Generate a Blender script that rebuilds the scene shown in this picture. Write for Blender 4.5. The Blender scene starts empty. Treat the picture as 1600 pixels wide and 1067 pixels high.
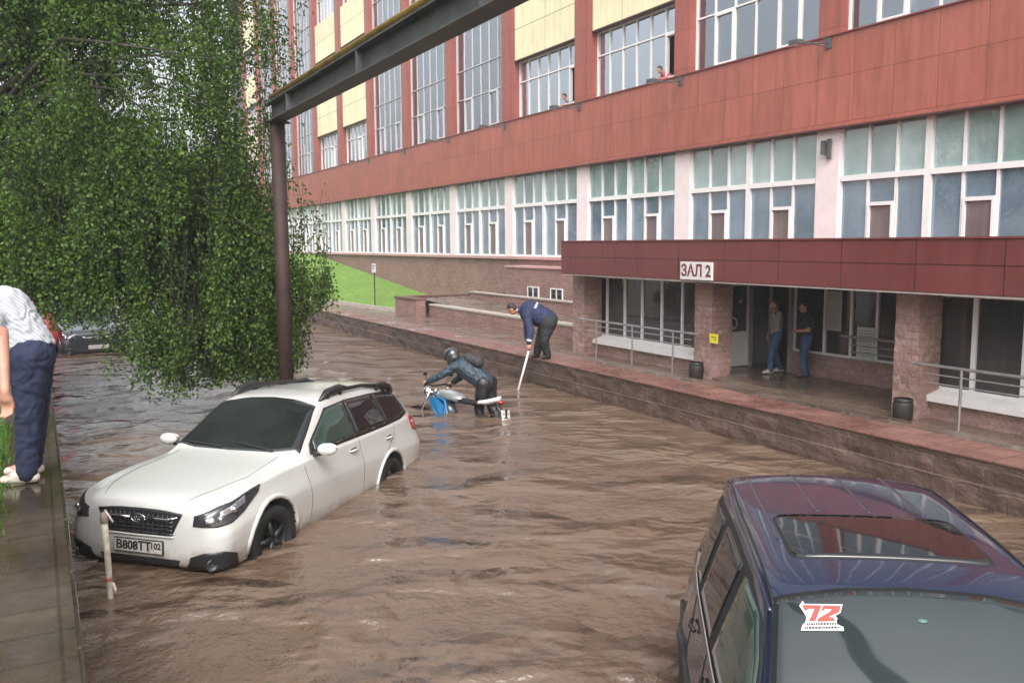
import bpy, bmesh, math, random
import numpy as np
from mathutils import Vector, Matrix
from mathutils.bvhtree import BVHTree
from mathutils import noise as mnoise
R = math.radians
C = bpy.context.scene.collection
scene = bpy.context.scene
random.seed(7); rng = np.random.default_rng(7)

# ---------------------------------------------------------------- camera
cam_d = bpy.data.cameras.new('camera'); cam = bpy.data.objects.new('camera', cam_d); C.objects.link(cam)
cam_d.sensor_width = 36; cam_d.lens = 1350 / 1600 * 36; cam_d.clip_end = 1500; cam_d.clip_start = .05
_rt = Vector((.87649, -.48139, -.00596)); _up = Vector((.05940, .09586, .99362)); _fw = Vector((.47774, .87125, -.11261))
m = Matrix((( _rt.x, _up.x, -_fw.x, 0), (_rt.y, _up.y, -_fw.y, 0), (_rt.z, _up.z, -_fw.z, 2.95), (0, 0, 0, 1)))
cam.matrix_world = m
scene.camera = cam

# ---------------------------------------------------------------- sky, sun, exposure
SUN_EL, SUN_AZ = 48, 205           # elevation; compass rotation of the sky texture
w = bpy.data.worlds.new('World'); scene.world = w; w.use_nodes = True
nt = w.node_tree; nt.nodes.clear()
sky = nt.nodes.new('ShaderNodeTexSky'); sky.sky_type = 'NISHITA'; sky.sun_disc = False
sky.sun_elevation = R(SUN_EL); sky.sun_rotation = R(SUN_AZ); sky.dust_density = 6; sky.air_density = 1.4; sky.ozone_density = 1
hs = nt.nodes.new('ShaderNodeHueSaturation'); hs.inputs['Saturation'].default_value = .28; hs.inputs['Value'].default_value = 2.3
bg = nt.nodes.new('ShaderNodeBackground'); bg.inputs['Strength'].default_value = .15
out = nt.nodes.new('ShaderNodeOutputWorld')
nt.links.new(sky.outputs[0], hs.inputs['Color']); nt.links.new(hs.outputs[0], bg.inputs[0]); nt.links.new(bg.outputs[0], out.inputs[0])
sd = bpy.data.lights.new('sun', 'SUN'); sd.energy = .5; sd.angle = R(25); sd.color = (1, .97, .93)
so = bpy.data.objects.new('sun', sd); C.objects.link(so)
_az = R(SUN_AZ); sdir = Vector((math.sin(_az) * math.cos(R(SUN_EL)), math.cos(_az) * math.cos(R(SUN_EL)), math.sin(R(SUN_EL))))
so.rotation_euler = sdir.to_track_quat('Z', 'Y').to_euler()
scene.view_settings.view_transform = 'Standard'; scene.view_settings.look = 'None'
scene.view_settings.exposure = -.02; scene.view_settings.gamma = 1
try:
    scene.cycles.max_bounces = 7; scene.cycles.transparent_max_bounces = 10; scene.cycles.caustics_reflective = False; scene.cycles.caustics_refractive = False
    scene.cycles.sample_clamp_indirect = 6
except Exception: pass

# where the two nearest cars stand (measured from the photograph)
CAR_LOC = (1.27, 8.97, -.27); CAR_ROT = (0, R(-3.6), R(224.7))
SUV_LOC = (3.40, 2.44, -.375); SUV_ROT = (0, 0, R(233.4))

# ---------------------------------------------------------------- materials
MATS = {}
class NT:
    def __init__(s, name):
        s.m = bpy.data.materials.new(name); s.m.use_nodes = True; s.t = s.m.node_tree
        s.b = s.t.nodes['Principled BSDF']; s.out = s.t.nodes['Material Output']
    def n(s, typ, **kw):
        x = s.t.nodes.new(typ)
        for k, v in kw.items():
            if k in x.inputs: x.inputs[k].default_value = v
            else: setattr(x, k, v)
        return x
    def l(s, a, b): s.t.links.new(a, b)
    def coord(s, kind='Object', scale=(1, 1, 1), rot=(0, 0, 0)):
        tc = s.n('ShaderNodeTexCoord'); mp = s.n('ShaderNodeMapping')
        mp.inputs['Scale'].default_value = scale; mp.inputs['Rotation'].default_value = rot
        s.l(tc.outputs[kind], mp.inputs['Vector']); return mp.outputs[0]
    def wallco(s, sc=1.0):
        tc = s.n('ShaderNodeTexCoord'); sp = s.n('ShaderNodeSeparateXYZ'); s.l(tc.outputs['Object'], sp.inputs[0])
        ad = s.n('ShaderNodeMath', operation='ADD'); s.l(sp.outputs[0], ad.inputs[0]); s.l(sp.outputs[1], ad.inputs[1])
        cb = s.n('ShaderNodeCombineXYZ'); s.l(ad.outputs[0], cb.inputs[0]); s.l(sp.outputs[2], cb.inputs[1])
        vm = s.n('ShaderNodeVectorMath', operation='SCALE'); vm.inputs['Scale'].default_value = sc; s.l(cb.outputs[0], vm.inputs[0])
        return vm.outputs[0]
    def noise(s, vec, scale, detail=4, rough=.55):
        x = s.n('ShaderNodeTexNoise'); x.inputs['Scale'].default_value = scale; x.inputs['Detail'].default_value = detail
        x.inputs['Roughness'].default_value = rough; s.l(vec, x.inputs['Vector']); return x.outputs['Fac']
    def ramp(s, fac, stops):
        x = s.n('ShaderNodeValToRGB'); e = x.color_ramp.elements
        while len(e) < len(stops): e.new(.5)
        for q, (p, c) in zip(e, stops):
            q.position = p; q.color = (*c, 1) if len(c) == 3 else c
        s.l(fac, x.inputs[0]); return x.outputs[0]
    def mix(s, fac, a, b, mode='MIX'):
        x = s.n('ShaderNodeMix', data_type='RGBA', blend_type=mode)
        for i, v in ((0, fac), (6, a), (7, b)):
            if isinstance(v, (int, float)): x.inputs[i].default_value = v
            elif isinstance(v, tuple): x.inputs[i].default_value = (*v, 1)
            else: s.l(v, x.inputs[i])
        return x.outputs[2]
    def bump(s, h, strength=.3, dist=.02, prev=None):
        x = s.n('ShaderNodeBump'); x.inputs['Strength'].default_value = strength; x.inputs['Distance'].default_value = dist
        s.l(h, x.inputs['Height'])
        if prev: s.l(prev, x.inputs['Normal'])
        return x.outputs[0]
    def set(s, **kw):
        for k, v in kw.items():
            k = k.replace('_', ' ')
            i = s.b.inputs[k]
            if isinstance(v, tuple): i.default_value = (*v, 1) if len(v) == 3 else v
            elif isinstance(v, (int, float)): i.default_value = v
            else: s.l(v, i)
        return s.m

def plain(name, col, rough=.5, metal=0., coat=0., var=.12, scale=6., bump=0.):
    if name in MATS: return MATS[name]
    n = NT(name); co = n.coord()
    f = n.noise(co, scale, 5)
    lo = tuple(c * (1 - var) for c in col); hi = tuple(min(1, c * (1 + var)) for c in col)
    c = n.ramp(f, [(.3, lo), (.7, hi)])
    n.set(Base_Color=c, Roughness=rough, Metallic=metal, Coat_Weight=coat, Coat_Roughness=.06)
    if bump: n.set(Normal=n.bump(n.noise(co, scale * 8, 3), bump, .01))
    MATS[name] = n.m; return n.m

def mat_water():
    n = NT('flood_water')
    co = n.coord(rot=(0, 0, R(28.8)))
    st = n.n('ShaderNodeMapping'); st.inputs['Scale'].default_value = (1.0, .95, 1); n.l(co, st.inputs['Vector']); sv = st.outputs[0]
    big = n.noise(sv, 1.25, 1, .4); mid = n.noise(sv, 4.2, 3, .55); fine = n.noise(co, 15, 4, .65)
    a = n.bump(big, 1., .15)
    hv = n.n('ShaderNodeMapping'); hv.inputs['Scale'].default_value = (.80, 1.1, 1); hv.inputs['Location'].default_value = (3.3, 1.2, 0); n.l(co, hv.inputs['Vector'])
    hump = n.noise(hv.outputs[0], 1.0, 3, .45)
    a = n.bump(n.ramp(hump, [(.47, (0, 0, 0)), (.68, (1, 1, 1))]), 1., .135, a); b = n.bump(mid, .8, .040, a)
    chop = n.noise(co, 7, 4, .6); msk = n.ramp(n.noise(co, .55, 2), [(.40, (.3, .3, .3)), (.60, (1, 1, 1))])
    ch = n.n('ShaderNodeMath', operation='MULTIPLY'); n.l(chop, ch.inputs[0]); n.l(msk, ch.inputs[1])
    fi = n.n('ShaderNodeMath', operation='MULTIPLY'); n.l(fine, fi.inputs[0]); n.l(msk, fi.inputs[1])
    c = n.bump(fi.outputs[0], 1., .015, n.bump(ch.outputs[0], 1., .048, b))
    vo = n.n('ShaderNodeTexVoronoi'); vo.inputs['Scale'].default_value = 6.5; vo.feature = 'F1'; n.l(co, vo.inputs['Vector'])
    wv = n.n('ShaderNodeMath', operation='MULTIPLY'); n.l(vo.outputs['Distance'], wv.inputs[0]); wv.inputs[1].default_value = 55
    sn = n.n('ShaderNodeMath', operation='SINE'); n.l(wv.outputs[0], sn.inputs[0])
    fall = n.ramp(vo.outputs['Distance'], [(.05, (1, 1, 1)), (.42, (0, 0, 0))])
    ml = n.n('ShaderNodeMath', operation='MULTIPLY'); n.l(sn.outputs[0], ml.inputs[0]); n.l(fall, ml.inputs[1])
    d = n.bump(ml.outputs[0], .15, .004, c)
    vq = n.n('ShaderNodeTexVoronoi'); vq.inputs['Scale'].default_value = 24; n.l(co, vq.inputs['Vector'])
    d = n.bump(n.ramp(vq.outputs['Distance'], [(.03, (1, 1, 1)), (.15, (0, 0, 0))]), .9, .012, d)
    mud = n.noise(co, .35, 4); mud2 = n.noise(sv, 2.4, 4)
    col = n.mix(mud, (.112, .072, .048), (.158, .106, .073)); col = n.mix(n.ramp(mud2, [(.4, (0, 0, 0)), (.7, (.5, .5, .5))]), col, (.160, .108, .078))
    return n.set(Base_Color=col, Roughness=.025, IOR=1.5, Specular_IOR_Level=1., Normal=d)

def mat_brick(name, c1, c2, mortar, bw, bh, ms=.012, rough=.6, bstr=.6, bias=0., offset=.5, stain=.35, nscale=9):
    n = NT(name); co = n.wallco()
    br = n.n('ShaderNodeTexBrick'); br.offset = offset
    br.inputs['Scale'].default_value = 1; br.inputs['Brick Width'].default_value = bw; br.inputs['Row Height'].default_value = bh
    br.inputs['Mortar Size'].default_value = ms; br.inputs['Mortar Smooth'].default_value = .35; br.inputs['Bias'].default_value = bias
    br.inputs['Color1'].default_value = (*c1, 1); br.inputs['Color2'].default_value = (*c2, 1); br.inputs['Mortar'].default_value = (*mortar, 1)
    # wobble the courses a little
    no = n.n('ShaderNodeTexNoise'); no.inputs['Scale'].default_value = 7; n.l(co, no.inputs['Vector'])
    ms_ = n.n('ShaderNodeVectorMath', operation='MULTIPLY_ADD'); n.l(no.outputs['Color'], ms_.inputs[0]); ms_.inputs[1].default_value = (bh * .35, bh * .35, 0); n.l(co, ms_.inputs[2])
    n.l(ms_.outputs[0], br.inputs['Vector'])
    oc = n.coord()
    f = n.noise(oc, nscale, 6, .65); g = n.noise(oc, 1.1, 4)
    col = n.mix(.55, br.outputs['Color'], n.ramp(f, [(.25, (.35, .35, .35)), (.75, (1.45, 1.4, 1.35))]), 'MULTIPLY')
    col = n.mix(stain, col, n.ramp(g, [(.35, (.5, .48, .46)), (.65, (1.15, 1.15, 1.15))]), 'MULTIPLY')
    iv = n.n('ShaderNodeMath', operation='SUBTRACT'); iv.inputs[0].default_value = 1; n.l(br.outputs['Fac'], iv.inputs[1])
    b1 = n.bump(iv.outputs[0], bstr, .02); b2 = n.bump(f, bstr, .03, b1)
    return n.set(Base_Color=col, Roughness=rough, Normal=b2)

def mat_panel(name, col, pw, ph, z0, y0=0, rough=.32, streak=.5, gap=.008, dark=(.07, .02, .018)):
    n = NT(name); tc = n.n('ShaderNodeTexCoord'); sp = n.n('ShaderNodeSeparateXYZ'); n.l(tc.outputs['Object'], sp.inputs[0])
    ad = n.n('ShaderNodeMath', operation='ADD'); n.l(sp.outputs[0], ad.inputs[0]); n.l(sp.outputs[1], ad.inputs[1])
    def off(s, v):
        x = n.n('ShaderNodeMath', operation='ADD'); n.l(s, x.inputs[0]); x.inputs[1].default_value = v; return x.outputs[0]
    cb = n.n('ShaderNodeCombineXYZ'); n.l(off(ad.outputs[0], y0), cb.inputs[0]); n.l(off(sp.outputs[2], -z0), cb.inputs[1])
    br = n.n('ShaderNodeTexBrick'); br.offset = 0; br.inputs['Scale'].default_value = 1
    br.inputs['Brick Width'].default_value = pw; br.inputs['Row Height'].default_value = ph; br.inputs['Mortar Size'].default_value = gap
    br.inputs['Mortar Smooth'].default_value = .1
    br.inputs['Color1'].default_value = (*[c * .94 for c in col], 1); br.inputs['Color2'].default_value = (*[c * 1.07 for c in col], 1); br.inputs['Mortar'].default_value = (*dark, 1)
    n.l(cb.outputs[0], br.inputs['Vector'])
    sc = n.n('ShaderNodeMapping'); sc.inputs['Scale'].default_value = (3.2, .28, 1); n.l(cb.outputs[0], sc.inputs['Vector'])
    f = n.noise(sc.outputs[0], 1.5, 6, .65); g = n.noise(n.coord(), 1.3, 5)
    c = n.mix(streak, br.outputs['Color'], n.ramp(f, [(.28, (.60, .56, .55)), (.7, (1.22, 1.26, 1.30))]), 'MULTIPLY')
    c = n.mix(.4, c, n.ramp(g, [(.3, (.8, .8, .8)), (.7, (1.15, 1.15, 1.15))]), 'MULTIPLY')
    iv = n.n('ShaderNodeMath', operation='SUBTRACT'); iv.inputs[0].default_value = 1; n.l(br.outputs['Fac'], iv.inputs[1])
    b = n.bump(iv.outputs[0], .5, .01); b = n.bump(g, .12, .05, b)
    return n.set(Base_Color=c, Roughness=n.ramp(f, [(.2, (rough * .7,) * 3), (.8, (rough * 1.5,) * 3)]), Normal=b)

def mat_film(name, ca, cb_, rough=.06, streak=.5, isl=0):      # opaque tinted facade glass
    n = NT(name); co = n.coord(scale=(1, 1, 1)); geo = n.n('ShaderNodeNewGeometry')
    f = n.noise(co, .7, 4); vs = n.coord(scale=(1, 5, .35)); g = n.noise(vs, 1.6, 4)
    c = n.mix(n.ramp(f, [(.35, (0, 0, 0)), (.65, (1, 1, 1))]), ca, cb_)
    c = n.mix(streak, c, n.ramp(g, [(.3, (.6, .6, .6)), (.7, (1.35, 1.35, 1.35))]), 'MULTIPLY')
    if isl: c = n.mix(isl, c, n.ramp(geo.outputs['Random Per Island'], [(0, (.45, .5, .55)), (.35, (.9, .9, .9)), (1, (1.35, 1.3, 1.3))]), 'MULTIPLY')
    if isl: n.set(Coat_Weight=1., Coat_IOR=2.1, Coat_Roughness=.02)
    return n.set(Base_Color=c, Roughness=rough, Specular_IOR_Level=.8, Normal=n.bump(n.noise(co, .9, 2), .12, .1))

def mat_glass(name, tint=(.62, .68, .68), refl=.22):
    n = NT(name); tr = n.n('ShaderNodeBsdfTransparent'); tr.inputs[0].default_value = (*tint, 1)
    gl = n.n('ShaderNodeBsdfGlossy'); gl.inputs['Roughness'].default_value = .03; gl.inputs['Color'].default_value = (.84, .91, 1, 1)
    nb = n.bump(n.noise(n.coord(), 1.1, 2), .10, .1); n.l(nb, gl.inputs['Normal'])
    fr = n.n('ShaderNodeFresnel'); fr.inputs[0].default_value = 1.6
    ad = n.n('ShaderNodeMath', operation='ADD'); n.l(fr.outputs[0], ad.inputs[0]); ad.inputs[1].default_value = refl - .06; ad.use_clamp = True
    mx = n.n('ShaderNodeMixShader'); n.l(ad.outputs[0], mx.inputs[0]); n.l(tr.outputs[0], mx.inputs[1]); n.l(gl.outputs[0], mx.inputs[2])
    n.l(mx.outputs[0], n.out.inputs[0]); return n.m

def mat_leaf(name, a, b, dark=.5):
    n = NT(name); geo = n.n('ShaderNodeNewGeometry')
    f = n.noise(n.coord(), 1.2, 3)
    c = n.mix(geo.outputs['Random Per Island'], a, b); c = n.mix(dark, c, n.ramp(f, [(.3, (.55, .6, .5)), (.7, (1.35, 1.3, 1.1))]), 'MULTIPLY')
    n.set(Base_Color=c, Roughness=.5, Specular_IOR_Level=.25)
    tl = n.n('ShaderNodeBsdfTranslucent'); n.l(n.mix(1., c, (1.3, 1.6, .7), 'MULTIPLY'), tl.inputs[0])
    mx = n.n('ShaderNodeMixShader'); mx.inputs[0].default_value = .32; n.l(n.b.outputs[0], mx.inputs[1]); n.l(tl.outputs[0], mx.inputs[2])
    n.l(mx.outputs[0], n.out.inputs[0]); return n.m

def mat_paint(name, col, rough=.12, flake=.05, metal=0., drops=.16, coat_ior=1.5, mud=0):
    n = NT(name); co = n.coord()
    f = n.noise(co, 2.2, 3)
    c = n.mix(f, tuple(x * (1 - flake) for x in col), tuple(min(1, x * (1 + flake)) for x in col))
    if mud:      # dried silt thrown up along the sills
        sp = n.n('ShaderNodeSeparateXYZ'); n.l(co, sp.inputs[0]); mz = n.n('ShaderNodeMath', operation='MULTIPLY_ADD'); n.l(n.noise(co, 5, 5, .7), mz.inputs[0]); mz.inputs[1].default_value = -.55; n.l(sp.outputs[2], mz.inputs[2])
        c = n.mix(n.ramp(mz.outputs[0], [(.02, (mud, mud, mud)), (.20, (0, 0, 0))]), c, (.20, .14, .10))
    n.set(Base_Color=c, Roughness=.38, Metallic=metal, Coat_Weight=1., Coat_Roughness=rough * .35, Coat_IOR=coat_ior)
    if drops:
        v = n.n('ShaderNodeTexVoronoi'); v.inputs['Scale'].default_value = 42; n.l(co, v.inputs['Vector'])
        d = n.ramp(v.outputs['Distance'], [(.12, (1, 1, 1)), (.3, (0, 0, 0))])
        b = n.bump(d, drops, .004); n.set(Normal=b); n.l(b, n.b.inputs['Coat Normal'])
    return n.m

M = dict(
    water=mat_water(),
    stone=mat_brick('rough_split_stone', (.095, .062, .050), (.145, .095, .077), (.15, .105, .085), .62, .245, .012, .5, 1., nscale=8, stain=.6),
    brick=mat_brick('pink_rough_brick', (.30, .165, .145), (.39, .235, .205), (.20, .14, .125), .26, .085, .014, .6, .8),
    pier=mat_brick('split_stone_pier', (.33, .205, .18), (.43, .29, .25), (.36, .25, .22), .31, .125, .010, .6, 1.0, nscale=13),
    red=mat_panel('terracotta_red_cladding', (.37, .110, .076), 1.17, 1.16, 5.99, .2, .34, .75, .008, (.16, .045, .035)),
    redpier=mat_panel('terracotta_red_pier_cladding', (.32, .090, .066), 3.0, 1.2, 5.99, .2, .36, .7, .008, (.14, .04, .03)),
    canopy=mat_panel('maroon_canopy_cladding', (.165, .045, .042), 1.42, .44, 2.15, .75, .30, .35, .010, (.045, .014, .012)),
    yellow=mat_panel('cream_yellow_cladding', (.86, .80, .52), 5.2, 1.28, 10.64, 0, .4, .35, .014, (.25, .18, .10)),
    white=plain('painted_white_pilaster', (.80, .70, .70), .45, var=.06, scale=3),
    frame=plain('white_plastic_frame', (.80, .78, .78), .35, var=.04), gframe=plain('greyish_thin_frame', (.58, .57, .60), .4, var=.08),
    tealup=mat_film('green_tinted_glass', (.17, .27, .26), (.31, .41, .41), .06, .12, .8),
    tealdn=mat_film('blue_tinted_glass', (.08, .13, .17), (.17, .24, .30), .06, .12, .9),
    grille_pane=mat_film('brown_mesh_pane', (.15, .11, .11), (.20, .15, .15), .35),
    darkglass=mat_film('dark_shop_glass', (.03, .028, .028), (.06, .056, .056), .05),
    glass=mat_glass('clear_window_glass', refl=.58), glass2=mat_glass('grey_window_glass', (.55, .54, .58), .36),
    room=plain('dim_room', (.16, .155, .165), .9),
    curtain=plain('grey_curtain', (.42, .38, .38), .9, var=.3, scale=2.2),
    wet=None,
)
def mat_pave(name, c1, c2, bw, bh, mortar, rough=.22, offset=.5, ms=.012, puddle=.5):
    n = NT(name); co = n.coord()
    br = n.n('ShaderNodeTexBrick'); br.offset = offset; br.inputs['Scale'].default_value = 1
    br.inputs['Brick Width'].default_value = bw; br.inputs['Row Height'].default_value = bh; br.inputs['Mortar Size'].default_value = ms; br.inputs['Mortar Smooth'].default_value = .3
    br.inputs['Color1'].default_value = (*c1, 1); br.inputs['Color2'].default_value = (*c2, 1); br.inputs['Mortar'].default_value = (*mortar, 1)
    n.l(co, br.inputs['Vector'])
    f = n.noise(co, .8, 5, .6); g = n.noise(co, 14, 5, .7)
    c = n.mix(.6, br.outputs['Color'], n.ramp(g, [(.3, (.62, .62, .62)), (.72, (1.3, 1.28, 1.25))]), 'MULTIPLY')
    c = n.mix(puddle, c, n.ramp(f, [(.38, (.55, .53, .5)), (.62, (1.12, 1.12, 1.12))]), 'MULTIPLY')
    r = n.ramp(f, [(.4, (rough * .35,) * 3), (.62, (rough * 2,) * 3)])
    v = n.n('ShaderNodeTexVoronoi'); v.inputs['Scale'].default_value = 11; n.l(co, v.inputs['Vector'])
    rip = n.bump(v.outputs['Distance'], .12, .006)
    b = n.bump(br.outputs['Fac'], -.35 if rough > .2 else -.12, .006, rip); b = n.bump(g, .18, .006, b)
    return n.set(Base_Color=c, Roughness=r, Normal=b, Specular_IOR_Level=.6)
M['wet'] = mat_pave('wet_concrete_paving', (.155, .110, .085), (.185, .135, .105), .5, .5, (.09, .065, .05), .20)
M['redpave'] = mat_pave('red_coping_pavers', (.185, .090, .074), (.235, .122, .102), .40, .40, (.13, .075, .062), .30, puddle=.35)
M['bank'] = mat_pave('mossy_brown_paving', (.062, .047, .034), (.074, .056, .040), .45, .30, (.042, .033, .024), .26, offset=.0, ms=.010, puddle=.6)

def mat_grass(name, a, b, sc=7):
    n = NT(name); co = n.coord(); f = n.noise(co, sc, 6, .7); g = n.noise(co, .4, 3)
    c = n.ramp(f, [(.3, a), (.7, b)]); c = n.mix(.5, c, n.ramp(g, [(.3, (.75, .8, .7)), (.7, (1.2, 1.2, 1.1))]), 'MULTIPLY')
    return n.set(Base_Color=c, Roughness=.8, Normal=n.bump(n.noise(co, sc * 4, 4), .7, .05))
M['lawn'] = mat_grass('lawn_grass', (.075, .17, .02), (.20, .33, .055), 3.2)
M['soil'] = mat_grass('verge_soil', (.05, .07, .02), (.08, .12, .03))
M['blade'] = mat_leaf('grass_blade', (.05, .13, .02), (.13, .24, .04), .4)
M['leaf'] = mat_leaf('birch_leaf', (.028, .070, .020), (.125, .200, .040))
M['leaf2'] = mat_leaf('distant_leaf', (.035, .08, .03), (.07, .13, .045))
M['bark'] = plain('grey_bark', (.055, .048, .040), .85, var=.5, scale=8, bump=.5)
M['rust'] = plain('rust_brown_steel', (.034, .016, .013), .7, var=.4, scale=5, bump=.2)
M['steel'] = plain('weathered_grey_steel', (.085, .088, .092), .55, var=.25, scale=3, bump=.1)
M['pipey'] = plain('yellow_gas_pipe_paint', (.34, .20, .045), .5, var=.4, scale=4)
M['rail'] = plain('galvanised_rail', (.42, .40, .40), .35, metal=.8, var=.2)
M['black'] = plain('black_plastic', (.018, .018, .020), .42, var=.3)
M['rubber'] = plain('black_rubber', (.012, .012, .012), .7, var=.3)
M['chrome'] = plain('chrome', (.75, .75, .77), .12, metal=1., var=.05)
M['pearl'] = mat_paint('pearl_white_paint', (.57, .57, .55), .22, .03, mud=.55)
M['navy'] = mat_paint('navy_blue_paint', (.004, .009, .036), .10, .15, metal=.0, drops=.05, coat_ior=1.5)
M['darkpaint'] = mat_paint('dark_car_paint', (.02, .025, .035), .2, .1)
M['redpaint'] = mat_paint('red_car_paint', (.42, .03, .03), .2, .1)
M['cglass'] = mat_film('dark_tinted_car_glass', (.010, .011, .013), (.016, .017, .019), .04, 0)
M['wglass'] = mat_film('windscreen_glass', (.012, .014, .015), (.026, .029, .030), .04, 0)
M['sglass'] = mat_film('green_grey_windscreen', (.022, .030, .032), (.034, .044, .046), .05, 0)
M['sideglass'] = mat_film('green_side_glass', (.03, .055, .045), (.05, .08, .068), .05, 0)
M['amberlens'] = plain('red_lamp_lens', (.35, .015, .02), .15, coat=1.)
M['lamp'] = plain('headlamp_reflector', (.62, .63, .66), .15, metal=.7, var=.4, scale=14)
M['lampdark'] = plain('headlamp_dark_housing', (.035, .035, .04), .18, coat=1., var=.4, scale=12)
M['plate'] = plain('number_plate_white', (.52, .50, .48), .4, var=.1)
M['ink'] = plain('black_lettering', (.02, .02, .022), .5)
M['signwhite'] = plain('sign_white', (.70, .68, .67), .4, var=.04)
M['yellowsign'] = plain('yellow_notice', (.75, .66, .05), .5)
M['maroonink'] = plain('maroon_lettering', (.16, .02, .03), .5)
M['skin'] = plain('skin', (.48, .25, .18), .5, var=.12, scale=9)
M['hair'] = plain('dark_hair', (.03, .02, .015), .6, var=.4, scale=30)
M['jeans'] = plain('navy_denim', (.014, .020, .050), .85, var=.35, scale=7, bump=.25)
M['jeans2'] = plain('blue_denim', (.045, .09, .18), .85, var=.3, scale=7, bump=.25)
def mat_striped():
    n = NT('grey_striped_jersey'); co = n.coord()
    wv = n.n('ShaderNodeTexWave'); wv.wave_type = 'BANDS'; wv.bands_direction = 'DIAGONAL'; wv.inputs['Scale'].default_value = 13; wv.inputs['Distortion'].default_value = 2.2; wv.inputs['Detail'].default_value = 2
    n.l(co, wv.inputs['Vector'])
    c = n.ramp(wv.outputs['Fac'], [(.3, (.34, .36, .40)), (.7, (.46, .48, .52))])
    return n.set(Base_Color=c, Roughness=.85, Normal=n.bump(n.noise(co, 11, 4), .35, .02))
M['jersey'] = mat_striped()
M['workblue'] = plain('navy_work_jacket', (.018, .025, .070), .8, var=.3, scale=8, bump=.4)
M['workdark'] = plain('dark_work_trousers', (.020, .024, .026), .8, var=.3, scale=8, bump=.4)
M['riderblue'] = plain('dark_teal_jacket', (.022, .040, .060), .5, var=.35, scale=9, bump=.4)
M['helmet'] = plain('dark_helmet_shell', (.03, .035, .04), .12, coat=1., var=.5, scale=9)
M['grey'] = plain('grey_hoodie', (.27, .25, .24), .85, var=.15, bump=.3)
M['navyshirt'] = plain('navy_tshirt', (.02, .022, .035), .8)
M['shoe'] = plain('pale_shoe', (.60, .52, .46), .6)
M['bikeblue'] = plain('bright_blue_plastic', (.015, .15, .34), .3, coat=.6)
M['silver'] = plain('silver_tank_paint', (.55, .56, .58), .18, metal=.6, coat=1., var=.1)
M['polewhite'] = plain('stained_white_paint', (.50, .46, .37), .6, var=.35, scale=16, bump=.2)
M['stickwhite'] = plain('white_plastic_pole', (.74, .73, .72), .4)
M['paper'] = plain('grey_printed_paper', (.42, .41, .41), .6, var=.08)
M['paper2'] = plain('pale_printed_paper', (.58, .62, .60), .6, var=.12)
M['concrete'] = plain('pale_concrete', (.42, .38, .34), .6, var=.2, scale=8)
M['pale'] = plain('pale_render', (.62, .62, .62), .8)
M['doorw'] = plain('grey_white_door_panel', (.80, .77, .77), .4, var=.06)

# ---------------------------------------------------------------- helpers
def tag(o, label=None, cat=None, group=None, kind=None):
    if label: o['label'] = label
    if cat: o['category'] = cat
    if group: o['group'] = group
    if kind: o['kind'] = kind
    return o
def empty(name, loc=(0, 0, 0), rz=0, label=None, cat=None, group=None):
    o = bpy.data.objects.new(name, None); C.objects.link(o); o.location = loc; o.rotation_euler = (0, 0, rz); o.empty_display_size = .2
    return tag(o, label, cat, group)

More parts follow.
